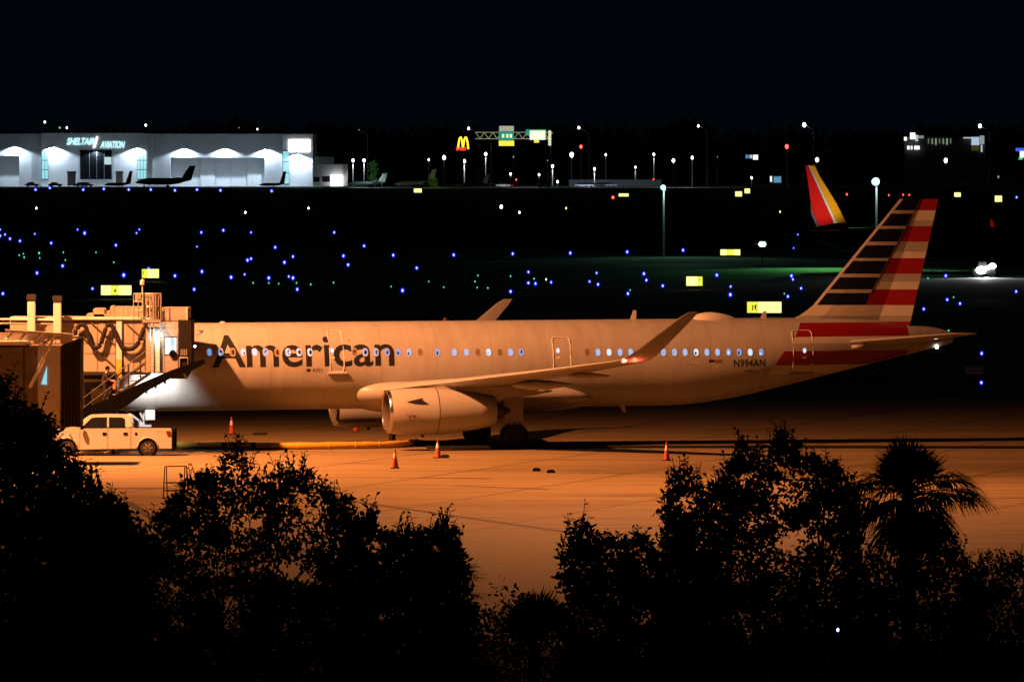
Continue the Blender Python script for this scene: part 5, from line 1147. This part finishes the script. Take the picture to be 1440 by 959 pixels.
for u,v,rp,k,l in [(84,180,1.6,'green','greenish small lamp behind the hangar roof'),(94,180,1.7,'warm','white small lamp right of the greenish one behind the hangar roof'),(362,182,1.3,'warm','small white lamp above the right hangar roof'),(804,218,3.6,'white','big round white lamp below the green sign gantry'),(624.5,222,3.2,'white','big round white lamp left below the yellow arches'),(852,218,1.8,'white','small white lamp right of the big round one'),(947,226,2.8,'white','left lamp of the pair over the far lot'),(973.5,222,2.2,'white','right lamp of the pair over the far lot'),(1149,225,3.2,'white','big white lamp just above the red tail'),(1330,226,3.2,'white','big white lamp above the far right field'),(1009,221,.9,'dim','dim lamp right of the lot pair'),(722,221,1.3,'dim','dim lamp left of the big round lamp'),(1404,249,1.8,'dim','dim grey lamp near the right edge'),(770,226,.9,'dim','faint lamp under the gantry sign'),(1057,250.5,1.8,'cool','small lamp by the blue kiosk'),(718,245,1.8,'white','short white lamp by the far road'),(726,253,1.4,'red','small pink lamp by the far road'),(758,246,1.8,'white','short white lamp beside the far fence'),(784,256,1.9,'white','low white lamp at the fence end'),(603,225,1.7,'cool','lamp over the grey business jet'),(537,256,1.7,'cool','low lamp at the business jet nose')]:
    far_lamp(u,v,k,rp,l)
for u,v,rp,tl,l in [(653,227,2.6,5,'white lamp on a lit pole under the yellow arches'),(683,217,2.6,4,'white lamp on a lit pole right of the yellow arches'),(777,234,2.3,3,'bluish lamp on a tall lit pole left of the lot'),(836,238,2.2,3,'bluish lamp standing over the floodlit lot'),(893.5,235.5,1.6,1,'slim bluish lamp right of the floodlit lot'),(919.5,217.5,2.0,2,'lamp with short lit pole high right of the lot'),(496.5,226,2.5,4,'white lamp right of the hangar annex'),(512,226,2.6,4,'white lamp beside the green lit shrub')]:
    far_lamp(u,v,'cool',rp,l,tail=tl,pm='white')
far_lamp(817,206.5,'red',2.6,'red beacon beneath the highway lamp','beacon'); far_lamp(1106.5,206.5,'red',3.4,'brightest red beacon left of the red tail','beacon'); far_lamp(919,252.5,'red',1.3,'small red beacon over the far lot','beacon')
# green lit highway gantry
GY_ = 3060; ga = empty('sign_gantry', (P(740,200,GY_).x,GY_,0), 0, 'lattice highway gantry carrying two lit green guide signs', 'sign gantry'); GO = ga.location
def gpart(u0,u1,v0,v1,y0,y1,name,m):
    a, b = P(u0,v1,GY_), P(u1,v0,GY_); return MB().box(a.x-GO.x,b.x-GO.x,y0,y1,a.z,b.z).build(name,m,ga)
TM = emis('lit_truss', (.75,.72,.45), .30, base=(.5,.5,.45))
for v0 in (186.5,195.5): gpart(668,776,v0-.5,v0+.5,.5,1,'chord',TM)
for k in range(18):
    u = 669+k*6; q = MB().tube([P(u,195.5,GY_),P(u+6,186.5,GY_)] if k%2 else [P(u,186.5,GY_),P(u+6,195.5,GY_)], .12, 5); q.v = [(x-GO.x,y-GO.y+.75,z) for x,y,z in q.v]; q.build('brace',TM,ga)
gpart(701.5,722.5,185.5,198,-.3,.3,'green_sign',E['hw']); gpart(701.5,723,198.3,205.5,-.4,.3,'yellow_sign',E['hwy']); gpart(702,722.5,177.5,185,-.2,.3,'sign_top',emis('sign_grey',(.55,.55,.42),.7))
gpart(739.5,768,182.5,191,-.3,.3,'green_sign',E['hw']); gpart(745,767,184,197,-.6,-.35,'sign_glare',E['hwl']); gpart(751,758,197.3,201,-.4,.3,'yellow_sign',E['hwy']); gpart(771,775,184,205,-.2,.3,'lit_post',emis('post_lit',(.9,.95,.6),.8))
for u in (706,712,717): gpart(u,u+3,189,194,-.45,-.32,'sign_lettering',E['hwl'])
for u in (690,774): gpart(u,u+1,196,260,.4,1,'post',M['pole'])
# yellow arches on a pole
AY = 3000; ay = empty('arches_sign', (P(651,262,AY).x,AY,0), 0, 'lit golden double arch sign over a red strip on a pole', 'sign')
def arch_tube(cu, w_):
    pts = []
    for k in range(15):
        t = -1+2*k/14; p_ = P(cu+w_*t, 193.5+16.5*abs(t)**2.3, AY); pts.append((p_.x-ay.location.x,0,p_.z))
    return pts
MB().tube(arch_tube(647.6,3.5), .29, 8).build('arch', E['arch'], ay, smooth=True); MB().tube(arch_tube(654.8,3.7), .29, 8).build('arch', E['arch'], ay, smooth=True)
for a,b in ((641.5,645),(646.5,652.5),(653.2,655.5)):
    p0,p1 = P(a,212,AY),P(b,207.5,AY); MB().box(p0.x-ay.location.x,p1.x-ay.location.x,-.5,-.42,p0.z,p1.z).build('red_strip', E['redp'], ay)
p0 = P(651,209,AY); MB().lathe([(0,.3),(p0.z,.25)], (0,.3,0), 'z', 8).build('pole', M['far'], ay)
# lit building and kiosk far right
LB = 3300; lb = empty('lit_building', (P(1325,205,LB).x,LB,0), 0, 'distant low building with patchy white lit front at far right', 'building'); LO = lb.location
def bpart(u0,u1,v0,v1,y0,y1,name,m):
    a, b = P(u0,v1,LB), P(u1,v0,LB); return MB().box(a.x-LO.x,b.x-LO.x,y0,y1,max(0,a.z),b.z).build(name,m,lb)
bpart(1272,1386,193,262,1,20,'wall',M['far']); bpart(1280,1287,187,196,-.2,.9,'lit_panel',E['housel']); bpart(1287.2,1291,190,199,-.2,.9,'lit_panel',E['house']); bpart(1291.2,1299,191,195,-.1,.9,'lit_panel',emis('facade_dim',(.6,.65,.62),.35)); bpart(1271.5,1275,193,198,-.2,.9,'lit_panel',E['housel'])
for a,b in ((1276,1279),(1286,1292),(1281,1283),(1292.6,1293.2)): bpart(a,b,205.5,210.5,-.3,.9,'lamp_panel',E['housel'])
for i in range(7): bpart(1305+i*5.2,1306.6+i*5.2,195,202+(i%3),-.1,.9,'lit_window',emis('window_dim%s' % 'abcdefg'[i],(.6,.8,.55),.18+.12*(i%3)))
bpart(1355,1366,193.3,195,-.4,.9,'eave',E['house']); bpart(1366.2,1377,193,204.5,-.4,.9,'lit_panel',emis('facade_blue',(.55,.7,.9),.75)); bpart(1378,1384,191,203,-.4,.9,'lit_panel',emis('facade_pale',(.55,.68,.66),.45)); bpart(1366,1376,205,212,-.4,.9,'shrub_panel',emis('facade_green',(.25,.28,.06),.15)); bpart(1379.5,1381.5,204,214,-.4,.9,'lit_panel',E['house'])
KY = 3100; ks_ = empty('fuel_station', (P(1436,262,KY).x,KY,0), 0, 'fuel station price sign in blue, white and green at right edge', 'sign'); 
def kpart(u0,u1,v0,v1,name,m,y=0):
    a, b = P(u0,v1,KY), P(u1,v0,KY); MB().box(a.x-ks_.location.x,b.x-ks_.location.x,y,y+.4,max(0,a.z),b.z).build(name,m,ks_)
kpart(1428.5,1445,208.5,213,'blue_panel',E['blue2']); kpart(1434.5,1445,213.2,221.5,'white_panel',E['lightbox'],-.1); kpart(1432.5,1438,221.6,225,'green_panel',E['green2'],-.1); kpart(1430,1431,213.2,262,'post',M['far'],.1)
kk = empty('kiosk', (P(1092,262,3000).x,3000,0), 0, 'small blue lit kiosk left of the red tail', 'kiosk')
for a,b,v0,v1,n_,m in ((1083,1085.5,248,256,'lit_window',E['cabw']),(1088,1098.5,248.5,257,'lit_window',emis('kiosk_glow',(.15,.45,.7),.6))):
    p0,p1 = P(a,v1,3000),P(b,v0,3000); MB().box(p0.x-kk.location.x,p1.x-kk.location.x,-.2,0,p0.z,p1.z).build(n_,m,kk)
p0,p1 = P(1082,262,3000),P(1100,247,3000); MB().box(p0.x-kk.location.x,p1.x-kk.location.x,.05,4,0,p1.z).build('wall',M['far'],kk)
k2 = empty('lit_sign', (P(1057,262,3050).x,3050,0), 0, 'small bluish white lit sign above the yellow pair', 'sign')
for a,b,m in ((1048.5,1052.5,emis('sign_blue',(.1,.35,.8),.7)),(1054,1058,E['house']),(1059,1066,E['cabw'])):
    p0,p1 = P(a,225 if a > 1058 else 223,3050),P(b,218,3050); MB().box(p0.x-k2.location.x,p1.x-k2.location.x,0,.3,p0.z,p1.z).build('sign_panel',m,k2)
MB().lathe([(0,.15),(11,.12)], (0,.2,0), 'z', 6).build('pole',M['far'],k2)
# long pale fence beside the lot, with posts
fe = empty('perimeter_fence', (P(860,262,2930).x,2930,0), 0, 'pale perimeter fence running along the floodlit lot', 'fence')
for i in range(26):
    u = 800+i*5; p0,p1 = P(u,264,2930),P(u+4.7,253,2930); MB().box(p0.x-fe.location.x,p1.x-fe.location.x,0,.08,.1,p1.z).build('fence_panel',M['fence'],fe)
    MB().box(p1.x-fe.location.x+.01,p1.x-fe.location.x+.06,-.05,.12,0,p1.z+.1).build('post',M['pole'],fe)
lamp('lot_light','SPOT',(P(836,238,2900).x,2893,6.5),(P(833,258,2910).x,2912,0),4500,(.65,.78,1),.3,120,.7)
lamp('lot_light','SPOT',(P(740,240,2900).x,2890,6.5),(P(735,260,2910).x,2905,0),4000,(.8,.95,1),.3,130,.7)
lamp('lot_light','SPOT',(P(515,240,2900).x,2885,6.5),(P(515,260,2900).x,2890,0),4000,(.7,1,.85),.3,120,.7)
sheet('service_road', [(P(488,263,2875).x,2870),(P(1060,263,2875).x,2870),(P(1060,263,2875).x,2935),(P(488,263,2875).x,2935)], .004, GM['concrete'])
lamp('road_light','SPOT',(P(950,230,2900).x,2880,9),(P(950,262,2900).x,2900,0),5000,(.8,1,.7),.3,150,.7)
# shrubs lit green beside the jets
def shrub(u0,u1,v0,Y,label):
    a, b = P(u0,262,Y),P(u1,v0,Y); wd = (b.x-a.x)/2; o = empty('shrub', ((a.x+b.x)/2,Y,0),0,label,'shrub'); q = MB()
    for _ in range(60): leafset(q, Vector((rnd.gauss(0,wd*.4),rnd.gauss(0,wd*.4),rnd.uniform(.4,b.z))), .7, 10, .8)
    q.build('crown', mat('lit_shrub',(.07,.16,.03),.8), o); MB().tube([(0,0,0),(0,0,b.z*.6)],.12,6).build('trunk',M['bark'],o)
shrub(520,530,229,2905,'pale green lit shrub beside the right annex lamp'); shrub(604,614,254,2880,'bright green low shrub beneath the grey jet tail')
lamp('shrub_light','POINT',P(609,250,2872),None,500,(.9,1,.4),.2); lamp('shrub_light','POINT',P(519,236,2896),None,700,(.6,1,.8),.2)
# far wood behind everything
tl = MB()
for i in range(900):
    u = rnd.uniform(-60,1500); Y = rnd.uniform(3350,3700); top = 186 + 6*math.sin(u*.011+1)+4*math.sin(u*.037)+3*math.sin(u*.09) - (6 if 560 < u < 640 else 0)
    zt_ = H-(top-HV)*Y/F; c = Vector(((u-720)*Y/F, Y, zt_*rnd.uniform(.35,.93)))
    leafset(tl, c, 4.2, 26, 3.2, .2)
tl.build('treeline', M['leaf'], kind='stuff')
